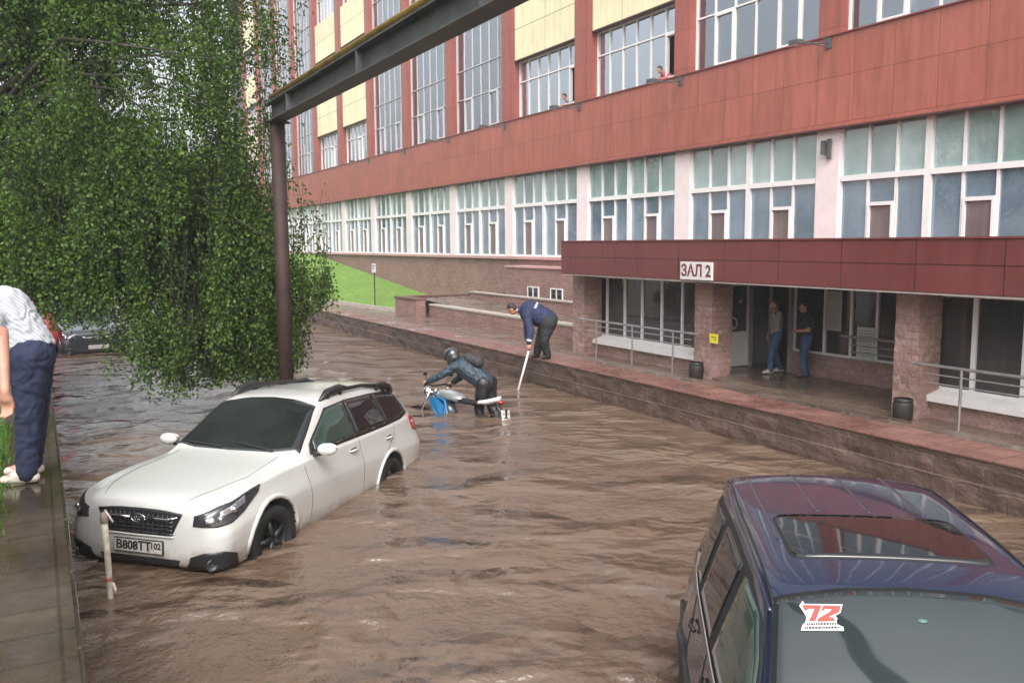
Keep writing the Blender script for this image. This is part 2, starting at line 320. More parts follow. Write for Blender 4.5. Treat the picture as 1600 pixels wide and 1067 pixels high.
class MB:
    def __init__(s): s.v = []; s.f = []; s.mi = []; s.mats = []
    def mat(s, m):
        if m not in s.mats: s.mats.append(m)
        return s.mats.index(m)
    def add(s, vs, fs, m=None):
        k = len(s.v); s.v += [tuple(p) for p in vs]; i = s.mat(m) if m else 0
        for f in fs: s.f.append(tuple(k + q for q in f)); s.mi.append(i)
        return s
    def box(s, a, b, m=None):
        (x0, y0, z0), (x1, y1, z1) = a, b
        if x0 > x1: x0, x1 = x1, x0
        if y0 > y1: y0, y1 = y1, y0
        if z0 > z1: z0, z1 = z1, z0
        v = [(x0, y0, z0), (x1, y0, z0), (x1, y1, z0), (x0, y1, z0), (x0, y0, z1), (x1, y0, z1), (x1, y1, z1), (x0, y1, z1)]
        return s.add(v, [(0, 3, 2, 1), (4, 5, 6, 7), (0, 1, 5, 4), (1, 2, 6, 5), (2, 3, 7, 6), (3, 0, 4, 7)], m)
    def tube(s, pts, r, n=10, m=None, cap=True):
        pts = [Vector(p) for p in pts]; rs = r if isinstance(r, (list, tuple)) else [r] * len(pts)
        vs = []; fs = []; prev = None
        for i, p in enumerate(pts):
            d = (pts[min(i + 1, len(pts) - 1)] - pts[max(i - 1, 0)])
            if d.length < 1e-9: d = Vector((0, 0, 1))
            d.normalize()
            if prev is None:
                a = d.cross(Vector((0, 0, 1)) if abs(d.z) < .9 else Vector((1, 0, 0))).normalized()
            else:
                a = (prev - d * prev.dot(d)).normalized()
            prev = a; b = d.cross(a)
            for k in range(n):
                t = 2 * math.pi * k / n; vs.append(p + (a * math.cos(t) + b * math.sin(t)) * rs[i])
        for i in range(len(pts) - 1):
            for k in range(n):
                q = i * n + k; q2 = i * n + (k + 1) % n; fs.append((q, q2, q2 + n, q + n))
        if cap: fs.append(tuple(range(n))[::-1]); fs.append(tuple((len(pts) - 1) * n + k for k in range(n)))
        return s.add(vs, fs, m)
    def grid(s, P, m=None, close=False):      # P[i][j] points
        ni, nj = len(P), len(P[0]); vs = [p for row in P for p in row]; fs = []
        for i in range(ni - 1):
            for j in range(nj - (0 if close else 1)):
                j2 = (j + 1) % nj; fs.append((i * nj + j, i * nj + j2, (i + 1) * nj + j2, (i + 1) * nj + j))
        return s.add(vs, fs, m)
    def ell(s, c, r, m=None, nu=14, nv=10, rot=None):
        vs = []; fs = []
        for i in range(nv + 1):
            ph = math.pi * i / nv
            for j in range(nu):
                t = 2 * math.pi * j / nu; p = Vector((r[0] * math.sin(ph) * math.cos(t), r[1] * math.sin(ph) * math.sin(t), r[2] * math.cos(ph)))
                if rot: p = rot @ p
                vs.append(p + Vector(c))
        for i in range(nv):
            for j in range(nu): fs.append((i * nu + j, (i + 1) * nu + j, (i + 1) * nu + (j + 1) % nu, i * nu + (j + 1) % nu))
        return s.add(vs, fs, m)
    def lathe(s, c, axis, prof, n=32, m=None):      # prof [(along axis, radius)]
        ax = Vector(axis).normalized(); a = ax.cross(Vector((0, 0, 1)) if abs(ax.z) < .9 else Vector((1, 0, 0))).normalized(); b = ax.cross(a)
        P = [[Vector(c) + ax * h + (a * math.cos(2 * math.pi * k / n) + b * math.sin(2 * math.pi * k / n)) * r for k in range(n)] for h, r in prof]
        return s.grid(P, m, True)
    def build(s, name, m=None, parent=None, smooth=False, loc=None, weld=False):
        me = bpy.data.meshes.new(name); me.from_pydata([tuple(p) for p in s.v], [], s.f)
        if m is not None and not s.mats: me.materials.append(m)
        for q in s.mats: me.materials.append(q)
        if s.mats: me.polygons.foreach_set('material_index', s.mi)
        if weld:
            bm = bmesh.new(); bm.from_mesh(me); bmesh.ops.remove_doubles(bm, verts=bm.verts, dist=1e-4); bmesh.ops.recalc_face_normals(bm, faces=bm.faces); bm.to_mesh(me); bm.free()
        if smooth: me.polygons.foreach_set('use_smooth', [True] * len(me.polygons))
        me.update()
        o = bpy.data.objects.new(name, me); C.objects.link(o)
        if parent: o.parent = parent
        if loc: o.location = loc
        return o
def bevel(o, w=.01, seg=2):
    md = o.modifiers.new('bevel', 'BEVEL'); md.width = w; md.segments = seg; md.limit_method = 'ANGLE'; md.angle_limit = R(40); return o
def bake(o):
    dg = bpy.context.evaluated_depsgraph_get(); dg.update(); ev = o.evaluated_get(dg); me = bpy.data.meshes.new_from_object(ev, depsgraph=dg)
    mats = [q for q in o.data.materials]; o.modifiers.clear(); old = o.data; o.data = me; me.name = old.name
    if not me.materials:
        for q in mats: me.materials.append(q)
    bpy.data.meshes.remove(old); return o
def capsule(mb, p0, r0, p1, r1, n=12):
    p0, p1 = Vector(p0), Vector(p1); d = p1 - p0; L = max(d.length, 1e-5); d = d / L
    pts = []; rs = []
    for k in range(5): t = math.pi / 2 * k / 4; pts.append(p0 - d * r0 * math.cos(t)); rs.append(max(r0 * math.sin(t), .0005))
    for k in range(5): t = math.pi / 2 * k / 4; pts.append(p1 + d * r1 * math.sin(t)); rs.append(max(r1 * math.cos(t), .0005))
    mb.tube(pts, rs, n)
def blob(name, prims, m, parent=None, voxel=.015, smooth=6, fac=.5, fold=0):
    """one continuous surface grown from tapered limbs and ellipsoids"""
    mb = MB()
    for p in prims:
        if p[0] == 'c': capsule(mb, *p[1:])
        else: mb.ell(p[1], p[2], rot=p[3] if len(p) > 3 else None)
    o = mb.build(name, m)
    md = o.modifiers.new('r', 'REMESH'); md.mode = 'VOXEL'; md.voxel_size = voxel; md.use_smooth_shade = True
    sm = o.modifiers.new('s', 'SMOOTH'); sm.iterations = smooth; sm.factor = fac
    bake(o)
    if fold:      # cloth creases
        nv = len(o.data.vertices); NN = np.empty(nv * 3); o.data.vertices.foreach_get('normal', NN); NN = NN.reshape(-1, 3)
        CC = np.empty(nv * 3); o.data.vertices.foreach_get('co', CC); CC = CC.reshape(-1, 3)
        for i_ in range(nv):
            p = Vector(CC[i_]); q = Vector((p.x * 11, p.y * 11, p.z * 17)); w_ = mnoise.noise(q + Vector((0, 0, 3 * mnoise.noise(p * 6))))
            CC[i_] += NN[i_] * fold * ((1 - abs(w_) * 2.6) * .9 + .5 * mnoise.noise(p * 26))
        o.data.vertices.foreach_set('co', CC.ravel()); o.data.update()
    o.data.polygons.foreach_set('use_smooth', [True] * len(o.data.polygons))
    if parent: o.parent = parent; o.location = -Vector(parent.location)
    return o
def text_mesh(name, body, size, m, parent, mat4, extrude=.004, offset=.0, align='CENTER'):
    cu = bpy.data.curves.new(name, 'FONT'); cu.body = body; cu.size = size; cu.extrude = extrude; cu.offset = offset
    cu.align_x = align; cu.align_y = 'CENTER'; cu.resolution_u = 3
    t = bpy.data.objects.new(name + '_c', cu); C.objects.link(t)
    dg = bpy.context.evaluated_depsgraph_get(); dg.update(); me = bpy.data.meshes.new_from_object(t.evaluated_get(dg), depsgraph=dg)
    bpy.data.objects.remove(t); bpy.data.curves.remove(cu)
    me.materials.clear(); me.materials.append(m); me.name = name
    o = bpy.data.objects.new(name, me); C.objects.link(o); o.parent = parent; o.matrix_local = mat4; return o
def face_negx(p, s=1):      # text matrix: reads from -X side, right along -Y
    return Matrix(((0, 0, -1, p[0]), (-1, 0, 0, p[1]), (0, 1, 0, p[2]), (0, 0, 0, 1)))

# ================================================================ ground, water, banks
FZ = .03                                  # paving level in front of the building
mb = MB(); mb.box((-300, -200, -1.2), (400, 500, -.75)); o = mb.build('ground', M['soil']); tag(o, kind='structure')

def wave(x, y):
    # crest direction runs across the view
    u = x * .876 - y * .481; v = x * .481 + y * .876
    p = Vector((u * 1.0, v * 1.05, 0))
    a = mnoise.noise(p * .9) * .024 + mnoise.noise(p * 2.1 + Vector((5, 2, 1))) * .012
    return a
xs = np.linspace(.085, 9.12, 92); ys = np.concatenate([np.linspace(-3, 26, 300), np.linspace(26.3, 62, 90)])
mb = MB(); mb.grid([[(x, y, wave(x, y) * (1 if y < 24 else .6)) for x in xs] for y in ys])
mb.add([(.085, 62, 0), (9.12, 62, 0), (9.12, 150, 0), (-30, 150, 0), (-30, 23, 0), (.085, 23, 0)], [(0, 1, 2, 3, 4, 5)])
mb.add([(.085, -3, 0), (.085, -40, 0), (9.12, -40, 0), (9.12, -3, 0)], [(0, 1, 2, 3)])
o = mb.build('flood_water', M['water'], smooth=True); tag(o, kind='structure')

# left bank
mb = MB(); mb.box((-300, -40, -.7), (-.36, 23, 1.21)); o = mb.build('left_bank', M['soil']); tag(o, kind='structure')
mb = MB(); mb.box((-.36, -40, 1.0), (.06, 23, 1.25)); o = mb.build('left_path', M['bank']); tag(o, kind='structure')
r0 = empty('bank_wall', (.07, 8, 0), 0, 'rough stone wall holding up the path along the left bank', 'retaining wall')
mb = MB(); mb.box((-.13, -48, -.7), (-.005, 15, 1.0)); mb.build('wall', M['stone'], r0)
mb = MB()
y = -12.
while y < 15: mb.box((-.10, y, 1.005), (.012, y + .985, 1.243)); y += 1.0
bevel(mb.build('coping', M['bank'], r0), .012)

# right raised kerb wall
r1 = empty('roadside_wall', (9.1, 20, 0), 0, 'long low stone wall with red coping between flood and paving', 'retaining wall')
nz = []
mb = MB(); PY = np.arange(-12, 60.01, .12); PZ = [-.7, -.1, -.02, .06, .12, .18, .235, .25, .27, .34, .41, .46, .518]
mb.grid([[(.030 * mnoise.noise(Vector((y * 3.2, z * 6, 0))) - (.018 if z < .24 else 0), y - 20, z) for z in PZ] for y in PY])
mb.box((.05, -32, -.7), (.35, 40, .515))
mb.build('wall', M['stone'], r1, smooth=False)
mb = MB(); y = -12.
while y < 60: mb.box((-.02 + random.uniform(-.006, .006), y - 20, .519), (.70, y - 20 + .79, .55 + random.uniform(-.003, .003))); y += .80
bevel(mb.build('coping', M['redpave'], r1), .008)

mb = MB()
PX = [9.8, 10.2, 11.0, 11.8, 12.3, 13.0, 14.0, 19.0]; PZ = [.535, .50, .34, .16, FZ + .02, FZ, FZ, FZ]
mb.grid([[(x, y, z) for x, z in zip(PX, PZ)] for y in np.linspace(-20, 60, 60)])
o = mb.build('pavement', M['wet']); tag(o, kind='structure')
mb = MB(); mb.box((12.55, 9.4, -.1), (14.7, 15.2, FZ + .05)); o = mb.build('entrance_slab', M['wet']); tag(o, kind='structure'); bevel(o, .01)

# lawn
LAWN_K = .095
def lawn_z(x, y):
    t = min(1, max(0, (x - 13.0) / 5.5)); hi = min(2.2, max(.16, .2 + (y - 44) * LAWN_K)); return FZ + .07 + (hi - FZ) * t ** 1.1
mb = MB(); YY = np.linspace(35.3, 75, 60)
def lx(y): return 13.45 - (y - 37) * .085
mb.grid([[(lx(y) + (18.55 - lx(y)) * t, y, lawn_z(13.0 + 5.5 * t, y) + .02 * mnoise.noise(Vector((t * 9, y, 0)))) for t in np.linspace(0, 1, 14)] for y in YY])
o = mb.build('lawn', M['lawn'], smooth=True); tag(o, kind='structure')
mb = MB()
for y in np.arange(35.3, 74, 1.0):
    a, b = lx(y), lx(y + .98); mb.add([(a - .14, y, -.1), (a, y, -.1), (b, y + .98, -.1), (b - .14, y + .98, -.1), (a - .14, y, FZ + .16), (a, y, FZ + .16), (b, y + .98, FZ + .16), (b - .14, y + .98, FZ + .16)],
        [(0, 3, 2, 1), (4, 5, 6, 7), (0, 1, 5, 4), (1, 2, 6, 5), (2, 3, 7, 6), (3, 0, 4, 7)])
o = mb.build('lawn_kerb', M['concrete']); tag(o, 'long whitewashed kerb edging the bright green lawn', 'kerb')

# grass verge beside the left path
mb = MB(); V = []; F = []
for i in range(26000):
    y = random.uniform(3.0, 9.5); x = -.45 - abs(random.gauss(0, .16)) + abs(random.gauss(0, .075)) + .05 * mnoise.noise(Vector((0, y * 2.2, 0)))
    h = random.uniform(.015, .055); a = random.uniform(0, 6.28); lx_ = math.cos(a); ly = math.sin(a); wd = .004
    ln = random.uniform(.01, .06); k = len(V); z0 = 1.21 if x < -.36 else 1.25
    V += [(x - ly * wd, y + lx_ * wd, z0), (x + ly * wd, y - lx_ * wd, z0), (x + lx_ * ln * .5 + ly * wd * .6, y + ly * ln * .5 - lx_ * wd * .6, z0 + h * .7), (x + lx_ * ln, y + ly * ln, z0 + h)]
    F += [(k, k + 1, k + 2), (k, k + 2, k + 3)]
mb.add(V, F); o = mb.build('verge_grass', M['blade']); tag(o, kind='stuff'); o['label'] = 'bright green grass growing along the left path'; o['category'] = 'grass'

# ramp walls by the lawn
t = empty('ramp_wall', (13.3, 28, 0), 0, 'low pink brick ramp with pale copings beside the lawn', 'ramp')
mb = MB(); mb.box((-.1, 6.0, -.1), (5.2, 6.3, .72)); mb.box((-.1, 4.0, -.1), (.3, 6.0, .72)); mb.build('end_wall', M['brick'], t)
mb = MB(); mb.box((-.14, 5.96, .72), (5.2, 6.36, .78)); mb.box((-.14, 3.98, .72), (.34, 5.96, .78)); mb.build('dark_coping', plain('dark_coping', (.14, .075, .06), .4), t)
mb = MB(); mb.box((.45, -8, -.1), (.75, 3.98, .50)); mb.box((3.2, -8, -.1), (3.4, 5.9, .85)); mb.build('side_wall', M['brick'], t)
mb = MB(); mb.box((.42, -8, .50), (.80, 3.96, .56)); mb.box((3.15, -8, .85), (3.45, 5.9, .90)); mb.build('pale_coping', M['concrete'], t)
mb = MB(); mb.add([(.75, -8, .05), (3.2, -8, .05), (3.2, 5.9, .70), (.75, 5.9, .70)], [(0, 1, 2, 3)]); mb.build('ramp_surface', M['wet'], t)
# sign on the lawn
t = empty('lawn_sign', (13.7, 38.2, .05), 0, 'small white sign on a thin dark post at the lawn edge', 'sign')
mb = MB(); mb.tube([(0, 0, -.1), (0, 0, 1.75)], .028, 8); mb.build('post', M['black'], t)
mb = MB(); mb.box((-.04, -.23, 1.60), (-.01, .23, 2.02)); mb.build('sign_board', M['signwhite'], t)
mb = MB(); mb.box((-.045, -.17, 1.88), (-.0405, .17, 1.92)); mb.box((-.045, -.17, 1.78), (-.0405, .10, 1.81)); mb.build('marking', M['ink'], t)

# ================================================================ the factory building
FX, UX = 18.6, 18.3
PK = lambda k: 16.25 + 5.87 * k
B = empty('factory_building', (FX, 20, 0), 0, 'long red clad factory building with white framed windows and an entrance block', 'building')
def bb(mb, name, m=None, parent=None, smooth=False):
    mb.v = [(p[0] - FX, p[1] - 20, p[2]) for p in mb.v]
    o = mb.build(name, m, parent or B, smooth); return o
KS = list(range(-4, 13))
YA, YB = PK(-4) , PK(13)
mb = MB(); mb.box((19.7, YA, -.5), (45, YB, 26.75)); mb.box((FX, YB, -.5), (19.7, YB + .6, 26.75)); mb.box((FX, YA - .6, -.5), (19.7, YA, 26.75)); bb(mb, 'wall', M['room'])
mb = MB(); mb.box((18.2, YA - .7, 26.75), (45.2, YB + .7, 27.3)); bb(mb, 'roof', M['steel'])  # unseen top, raised so the water mirrors more facade and less sky
mb = MB(); mb.box((FX - .03, YA, -.5), (19.65, YB, 2.27)); bb(mb, 'brick_base', M['brick'])
mb = MB(); mb.box((18.42, YA, 2.27), (19.6, YB, 2.385)); bb(mb, 'base_ledge', plain('pinkish_ledge', (.50, .30, .28), .5))
mb = MB(); mb.box((UX, YA, 5.97), (19.6, YB, 8.19)); mb.box((UX - .05, YA, 5.88), (19.6, YB, 5.97)); o = bb(mb, 'red_band', M['red'])
mb = MB(); mb.box((UX - .07, YA, 5.845), (18.55, YB, 5.88)); bb(mb, 'drip_edge', plain('dark_drip_edge', (.10, .035, .03), .5))
mb = MB(); mb.box((UX - .05, YA, 8.19), (18.75, YB, 8.225)); bb(mb, 'sill_flashing', plain('red_flashing', (.22, .055, .045), .3))

# lower storey: pilasters and glazing
for k in KS:
    c = PK(k) + .06; mb = MB(); mb.box((18.47, c - .36, 2.385), (19.3, c + .36, 5.86)); o = bb(mb, 'pilaster', M['white'])
def frame_bars(mb, x, ys, z0, z1, wd, dp=.07):
    for yy in ys: mb.box((x - dp, yy - wd / 2, z0), (x, yy + wd / 2, z1))
for k in KS[:-1]:
    a, b = PK(k) + .42, PK(k + 1) - .30
    mid = (a + b) / 2; h = (mid - a) / 3
    mb = MB(); X = FX + .02
    mb.box((X - .10, a, 2.385), (X + .05, a + .07, 5.86)); mb.box((X - .10, b - .07, 2.385), (X + .05, b, 5.86))
    mb.box((X - .12, mid - .09, 2.385), (X + .05, mid + .09, 5.86))
    mb.box((X - .13, a + .07, 4.50), (X + .05, mid - .09, 4.64)); mb.box((X - .13, mid + .09, 4.50), (X + .05, b - .07, 4.64))
    mb.box((X - .11, a + .07, 2.385), (X + .05, mid - .09, 2.47)); mb.box((X - .11, mid + .09, 2.385), (X + .05, b - .07, 2.47))
    cas = []
    for s0 in (a, mid):
        for q in (1, 2):
            yy = s0 + h * q + (.02 if q == 1 else -.02)
            mb.box((X - .08, yy - .035, 2.47), (X + .05, yy + .035, 4.50)); mb.box((X - .08, yy - .035, 4.64), (X + .05, yy + .035, 5.86))
        cas.append((s0 + h + .055, s0 + 2 * h - .055))
    w_ = bb(mb, 'window', M['frame'])
    cuts = [a, a + h + .02, a + 2 * h - .02, mid, mid + h + .02, mid + 2 * h - .02, b]
    mb = MB()
    for c0, c1 in zip(cuts, cuts[1:]): mb.box((X - .03, c0 + .002, 4.55), (X, c1 - .002, 5.86))
    q = bb(mb, 'upper_pane', M['tealup'], w_);
    mb = MB()
    for c0, c1 in zip(cuts, cuts[1:]): mb.box((X - .028, c0 + .002, 2.4), (X + .002, c1 - .002, 4.549))
    bb(mb, 'lower_pane', M['tealdn'], w_)
    for (c0, c1) in cas:
        mb = MB(); x0 = X - .12
        mb.box((x0, c0, 3.84), (X - .035, c1, 3.93)); mb.box((x0, c0, 2.47), (X - .035, c0 + .06, 3.84)); mb.box((x0, c1 - .06, 2.47), (X - .035, c1, 3.84))
        mb.box((X - .05, c0 + .06, 2.47), (X - .03, c1 - .06, 3.84), M['grille_pane'])
        mb.mats[0] = M['frame'] if mb.mats else None
        o = MB(); o.v = mb.v; o.f = mb.f; o.mats = [M['frame'], M['grille_pane']]; o.mi = [0] * 18 + [1] * 6
        bb(o, 'casement', None, w_)
    if k < 0 or k > 12: continue

# upper storeys
TALL = {-4: 1, -3: 1, -2: 1, -1: 1, 0: 1, 1: 0, 2: 0, 3: 1, 4: 1, 5: 1, 6: 0, 7: 0, 8: 1, 9: 1, 10: 1, 11: 0}
for k in KS:
    c = PK(k); mb = MB(); mb.box((UX + .015, c - .36, 8.225), (19.2, c + .36, 26.6)); bb(mb, 'pier', M['redpier'])
def upper_window(a, b, z0, z1, trans, ncol, cas, wd=.05, openc=(), curt=True, fm='frame', gm='glass'):
    X = FX + .06; mb = MB()
    mb.box((X - .08, a, z0), (X + .05, a + .06, z1)); mb.box((X - .08, b - .06, z0), (X + .05, b, z1))
    mb.box((X - .08, a + .06, z0), (X + .05, b - .06, z0 + .07)); mb.box((X - .08, a + .06, z1 - .06), (X + .05, b - .06, z1))
    zz = [z0 + .07] + trans + [z1 - .06]
    for tz in trans: mb.box((X - .075, a + .06, tz - wd / 2), (X + .045, b - .06, tz + wd / 2))
    h = (b - a) / ncol
    for q in range(1, ncol):
        yy = a + h * q
        for i in range(len(zz) - 1):
            mb.box((X - .07, yy - wd / 2, zz[i] + (wd / 2 if i else 0)), (X + .04, yy + wd / 2, zz[i + 1] - (wd / 2 if i < len(zz) - 2 else 0)))
    for q in cas:
        y0, y1 = a + h * q + wd / 2, a + h * (q + 1) - wd / 2
        zt = trans[0] - wd / 2 if trans else z1 - .06
        for bx in (((y0, z0 + .07), (y0 + .07, zt)), ((y1 - .07, z0 + .07), (y1, zt)), ((y0 + .07, z0 + .07), (y1 - .07, z0 + .14)), ((y0 + .07, zt - .07), (y1 - .07, zt))):
            mb.box((X - .10, bx[0][0], bx[0][1]), (X + .03, bx[1][0], bx[1][1]))
    w_ = bb(mb, 'window', M[fm])
    mb = MB()
    for q in range(ncol):
        y0, y1 = a + h * q, a + h * (q + 1)
        zb = trans[0] if (q in openc and trans) else z0 + .03
        mb.box((X - .02, y0 + .01, zb), (X - .012, y1 - .01, z1 - .03))
    bb(mb, 'pane', M[gm], w_)
    if openc and trans:      # a sash swung into the room
        mb = MB(); q = openc[0]; y0 = a + h * q + .03; zt = trans[0] - .03
        mb.box((X + .06, y0, z0 + .08), (X + .62, y0 + .05, z0 + .14)); mb.box((X + .06, y0, zt - .06), (X + .62, y0 + .05, zt))
        mb.box((X + .06, y0, z0 + .14), (X + .12, y0 + .05, zt - .06)); mb.box((X + .56, y0, z0 + .14), (X + .62, y0 + .05, zt - .06)); bb(mb, 'open_sash', M['frame'], w_)
    if curt:
        mb = MB(); yy = a + .05; P = []
        segs = []
        while yy < b - .3:
            wdt = random.uniform(.5, 1.7); segs.append((yy, min(yy + wdt, b - .05))); yy += wdt + random.choice([.08, .12, .5])
        for (s0, s1) in segs:
            n = max(4, int((s1 - s0) / .035)); row0 = []; row1 = []
            for i in range(n + 1):
                q = s0 + (s1 - s0) * i / n; x = 19.02 + .035 * math.sin(q * 42 + 3 * mnoise.noise(Vector((q, 0, k)))); row0.append((x, q, z0 + .05)); row1.append((x, q, min(z1, z0 + 6)))
            mb.grid([row0, row1])
        bb(mb, 'curtain', M['curtain'], w_, True)
    return w_
TT = [9.85, 11.2, 13.35, 15.5, 17.2, 18.9, 20.8, 22.7, 24.6]
for k in KS[:-1]:
    tall = TALL.get(k, 1); a, b = PK(k) + .36, PK(k + 1) - .36
    if tall:
        upper_window(a, b, 8.225, 26.5, TT, 6, (1, 4) if k < 8 else (2,), .034 if k > 2 else .05, curt=(k in (-1, 0, 3, 4, 5, 8)), fm='gframe' if k > 2 else 'frame', gm='glass2')
        mb = MB(); mb.box((UX + .2, b - .0, 8.225), (UX + .30, b + .002, 26.5))
    else:
        b -= .40
        mb = MB(); mb.box((UX + .05, b, 8.225), (19.2, b + .40, 26.6)); bb(mb, 'pier', M['redpier'])
        upper_window(a, b, 8.225, 10.60, [9.75], 6, (0,) if k in (1, 2) else (2,), .05, (0,) if k in (1, 2) else (), curt=(k not in (1, 2)))
        for z in (10.64, 15.75, 20.86):  # topmost row is out of view, added for its reflection in the water
            mb = MB(); mb.box((UX + .08, a, z), (19.2, b, z + 2.56)); bb(mb, 'yellow_panel', M['yellow'])
            mb = MB(); mb.box((UX + .03, a, z - .04), (19.2, b, z)); bb(mb, 'drip_edge', plain('dark_drip_edge', (.1, .035, .03), .5))
            if True: upper_window(a, b, z + 2.56, z + 5.07, [z + 4.2], 6, (2,), .05, curt=False)

# protruding brick block left of the entrance
mb = MB(); mb.box((17.6, 19.4, -.2), (18.57, 32.6, 1.95)); bb(mb, 'brick_block', M['brick'])
mb = MB(); mb.box((17.55, 19.4, 1.95), (18.57, 32.65, 2.02)); mb.box((17.53, 19.4, .50), (17.6, 32.6, .56)); bb(mb, 'block_ledge', plain('pinkish_ledge', (.5, .3, .28), .5))
for y0 in (28.0, 29.8):
    mb = MB(); mb.box((17.55, y0, .68), (17.599, y0 + .9, .73)); mb.box((17.55, y0, 1.17), (17.599, y0 + .9, 1.21)); mb.box((17.55, y0, .73), (17.599, y0 + .04, 1.17)); mb.box((17.55, y0 + .86, .73), (17.599, y0 + .9, 1.17)); mb.box((17.55, y0 + .43, .73), (17.599, y0 + .47, 1.17))
    w_ = bb(mb, 'basement_window', M['frame']); mb = MB(); mb.box((17.58, y0 + .04, .73), (17.597, y0 + .86, 1.17)); bb(mb, 'pane', M['darkglass'], w_)

# entrance block with canopy
CX = 12.0
mb = MB(); mb.box((CX, -8, 2.16), (CX + .35, 19.2, 2.98)); mb.box((CX + .35, 18.9, 2.16), (FX - .1, 19.2, 2.98)); o = bb(mb, 'canopy', M['canopy']); bevel(o, .012)
mb = MB(); mb.box((CX - .02, -8, 2.98), (CX + .4, 19.22, 3.01)); mb.box((CX + .4, -8, 2.93), (FX - .1, 19.2, 2.965)); bb(mb, 'canopy_roof', plain('maroon_capping', (.17, .05, .045), .3))
mb = MB(); mb.box((CX + .02, -8, 2.13), (FX - .1, 19.15, 2.16)); bb(mb, 'canopy_soffit', plain('grey_soffit', (.55, .50, .48), .7))
def pier_at(y0, y1, x1=13.12, x0=12.5):
    mb = MB(); nz_ = 14; P = []
    ring = []
    def pt(x, y, z, nx, ny): d = .02 * mnoise.noise(Vector((x * 7, y * 7, z * 8))); return (x + nx * d, y + ny * d, z)
    zz = np.linspace(-.1, 2.13, 20); yy = np.linspace(y0, y1, 9); xx = np.linspace(x0, x1, 6)
    mb.grid([[pt(x0, y, z, 1, 0) for y in yy] for z in zz]); mb.grid([[pt(x, y0, z, 0, 1) if x > x0 else pt(x0, y0, z, 1, 0) for x in xx] for z in zz]); mb.grid([[pt(x, y1, z, 0, 1) if x > x0 else pt(x0, y1, z, 1, 0) for x in xx] for z in zz])
    return bb(mb, 'stone_pier', M['pier'])
pier_at(18.85, 19.4, 13.05); pier_at(13.98, 14.52, 13.07); pier_at(9.05, 9.5, 13.07); pier_at(4.1, 4.6, 13.07)
def shop_window(x, ys, z0, z1, sill=True, mullw=.06, wallx=None, wd_end=.07):
    a, b = ys[0], ys[-1]
    mb = MB(); mb.box((x - .05, a, z1 - .05), (x + .05, b, z1)); mb.box((x - .05, a, z0), (x + .05, b, z0 + .05))
    for i, yy in enumerate(ys):
        ww = wd_end if i in (0, len(ys) - 1) else mullw
        mb.box((x - .055, yy - ww / 2, z0 + .05), (x + .05, yy + ww / 2, z1 - .05))
    w_ = bb(mb, 'shop_window', M['frame']); mb = MB(); mb.box((x - .01, a, z0 + .02), (x + .02, b, z1 - .02)); bb(mb, 'pane', M['darkglass'], w_)
    if sill:
        mb = MB(); s = [(x - .36, z0 - .17), (x - .36, z0 - .075), (x - .056, z0 + .002), (x - .056, z0 - .17)]
        v = [(p[0], a - .02, p[1]) for p in s] + [(p[0], b + .02, p[1]) for p in s]
        mb.add(v, [(0, 1, 2, 3), (7, 6, 5, 4), (0, 4, 5, 1), (1, 5, 6, 2), (2, 6, 7, 3), (3, 7, 4, 0)])
        bb(mb, 'sill', M['frame'], w_)
    mb = MB(); mb.box((x - .27 if sill else x - .12, a - .1, -.1), (x + .1, b + .1, z0 - .17 if sill else z0 - .002)); bb(mb, 'low_wall', M['pier'], w_)
    return w_
shop_window(13.12, [14.55, 15.63, 16.38, 17.15, 17.87, 18.65, 19.3], .50, 2.09)
shop_window(13.12, [4.6, 6.1, 7.66, 8.48, 9.24], .50, 2.09, mullw=.075)
shop_window(13.12, [-6, -4.5, -3, -1.5, 0, 2, 3.9], .50, 2.09, mullw=.075)
shop_window(14.6, [9.45, 10.4, 11.48, 12.10, 12.78, 13.62], .56, 2.09, sill=False, mullw=.065)
mb = MB(); mb.box((14.7, 3.9, -.1), (14.8, 15.2, 2.13)); mb.box((13.24, 15.0, -.1), (14.7, 15.1, 2.13)); mb.box((13.16, 14.53, -.1), (13.23, 15.1, 2.13)); bb(mb, 'recess_wall', M['room'])
mb = MB(); mb.box((14.45, 13.62, 0), (14.58, 13.70, 2.1)); mb.box((14.45, 14.2, 0), (14.58, 14.28, 2.1)); mb.box((14.45, 14.80, 0), (14.60, 14.98, 2.1)); mb.box((14.45, 13.70, 2.04), (14.58, 14.80, 2.1))
w_ = bb(mb, 'doorway_frame', plain('grey_aluminium', (.30, .27, .26), .4)); mb = MB(); mb.box((14.5, 13.66, .1), (14.52, 14.9, 2.05)); bb(mb, 'pane', M['darkglass'], w_)
# the white door leaf, standing open
mb = MB(); y = 14.94; xa, xb = 13.86, 14.46
mb.box((xa, y - .05, FZ + .07), (xa + .07, y, 2.02)); mb.box((xb - .08, y - .05, FZ + .07), (xb, y, 2.02)); mb.box((xa + .07, y - .05, 1.95), (xb - .08, y, 2.02)); mb.box((xa + .07, y - .05, FZ + .07), (xb - .08, y, FZ + .16)); mb.box((xa + .07, y - .05, .84), (xb - .08, y, .90))
mb.box((xa + .07, y - .035, FZ + .16), (xb - .08, y - .01, .84))
d_ = bb(mb, 'door', M['doorw']); mb = MB(); mb.box((xa + .07, y - .03, .90), (xb - .08, y - .02, 1.95)); bb(mb, 'pane', M['darkglass'], d_)
mb = MB(); mb.tube([(xa + .04 + .0 * math.cos(a_), y - .10 + 0 * a_, 1.06 + .0) for a_ in (0,)] + [(xa + .04 + .13 * math.sin(a_) , y - .10, 1.10 - .13 * math.cos(a_)) for a_ in np.linspace(.0, math.pi, 12)], .014, 8); bb(mb, 'handle', M['frame'], d_)
mb = MB(); mb.box((14.15, y - .034, 1.55), (14.23, y - .031, 1.64)); bb(mb, 'sticker', M['paper'], d_)

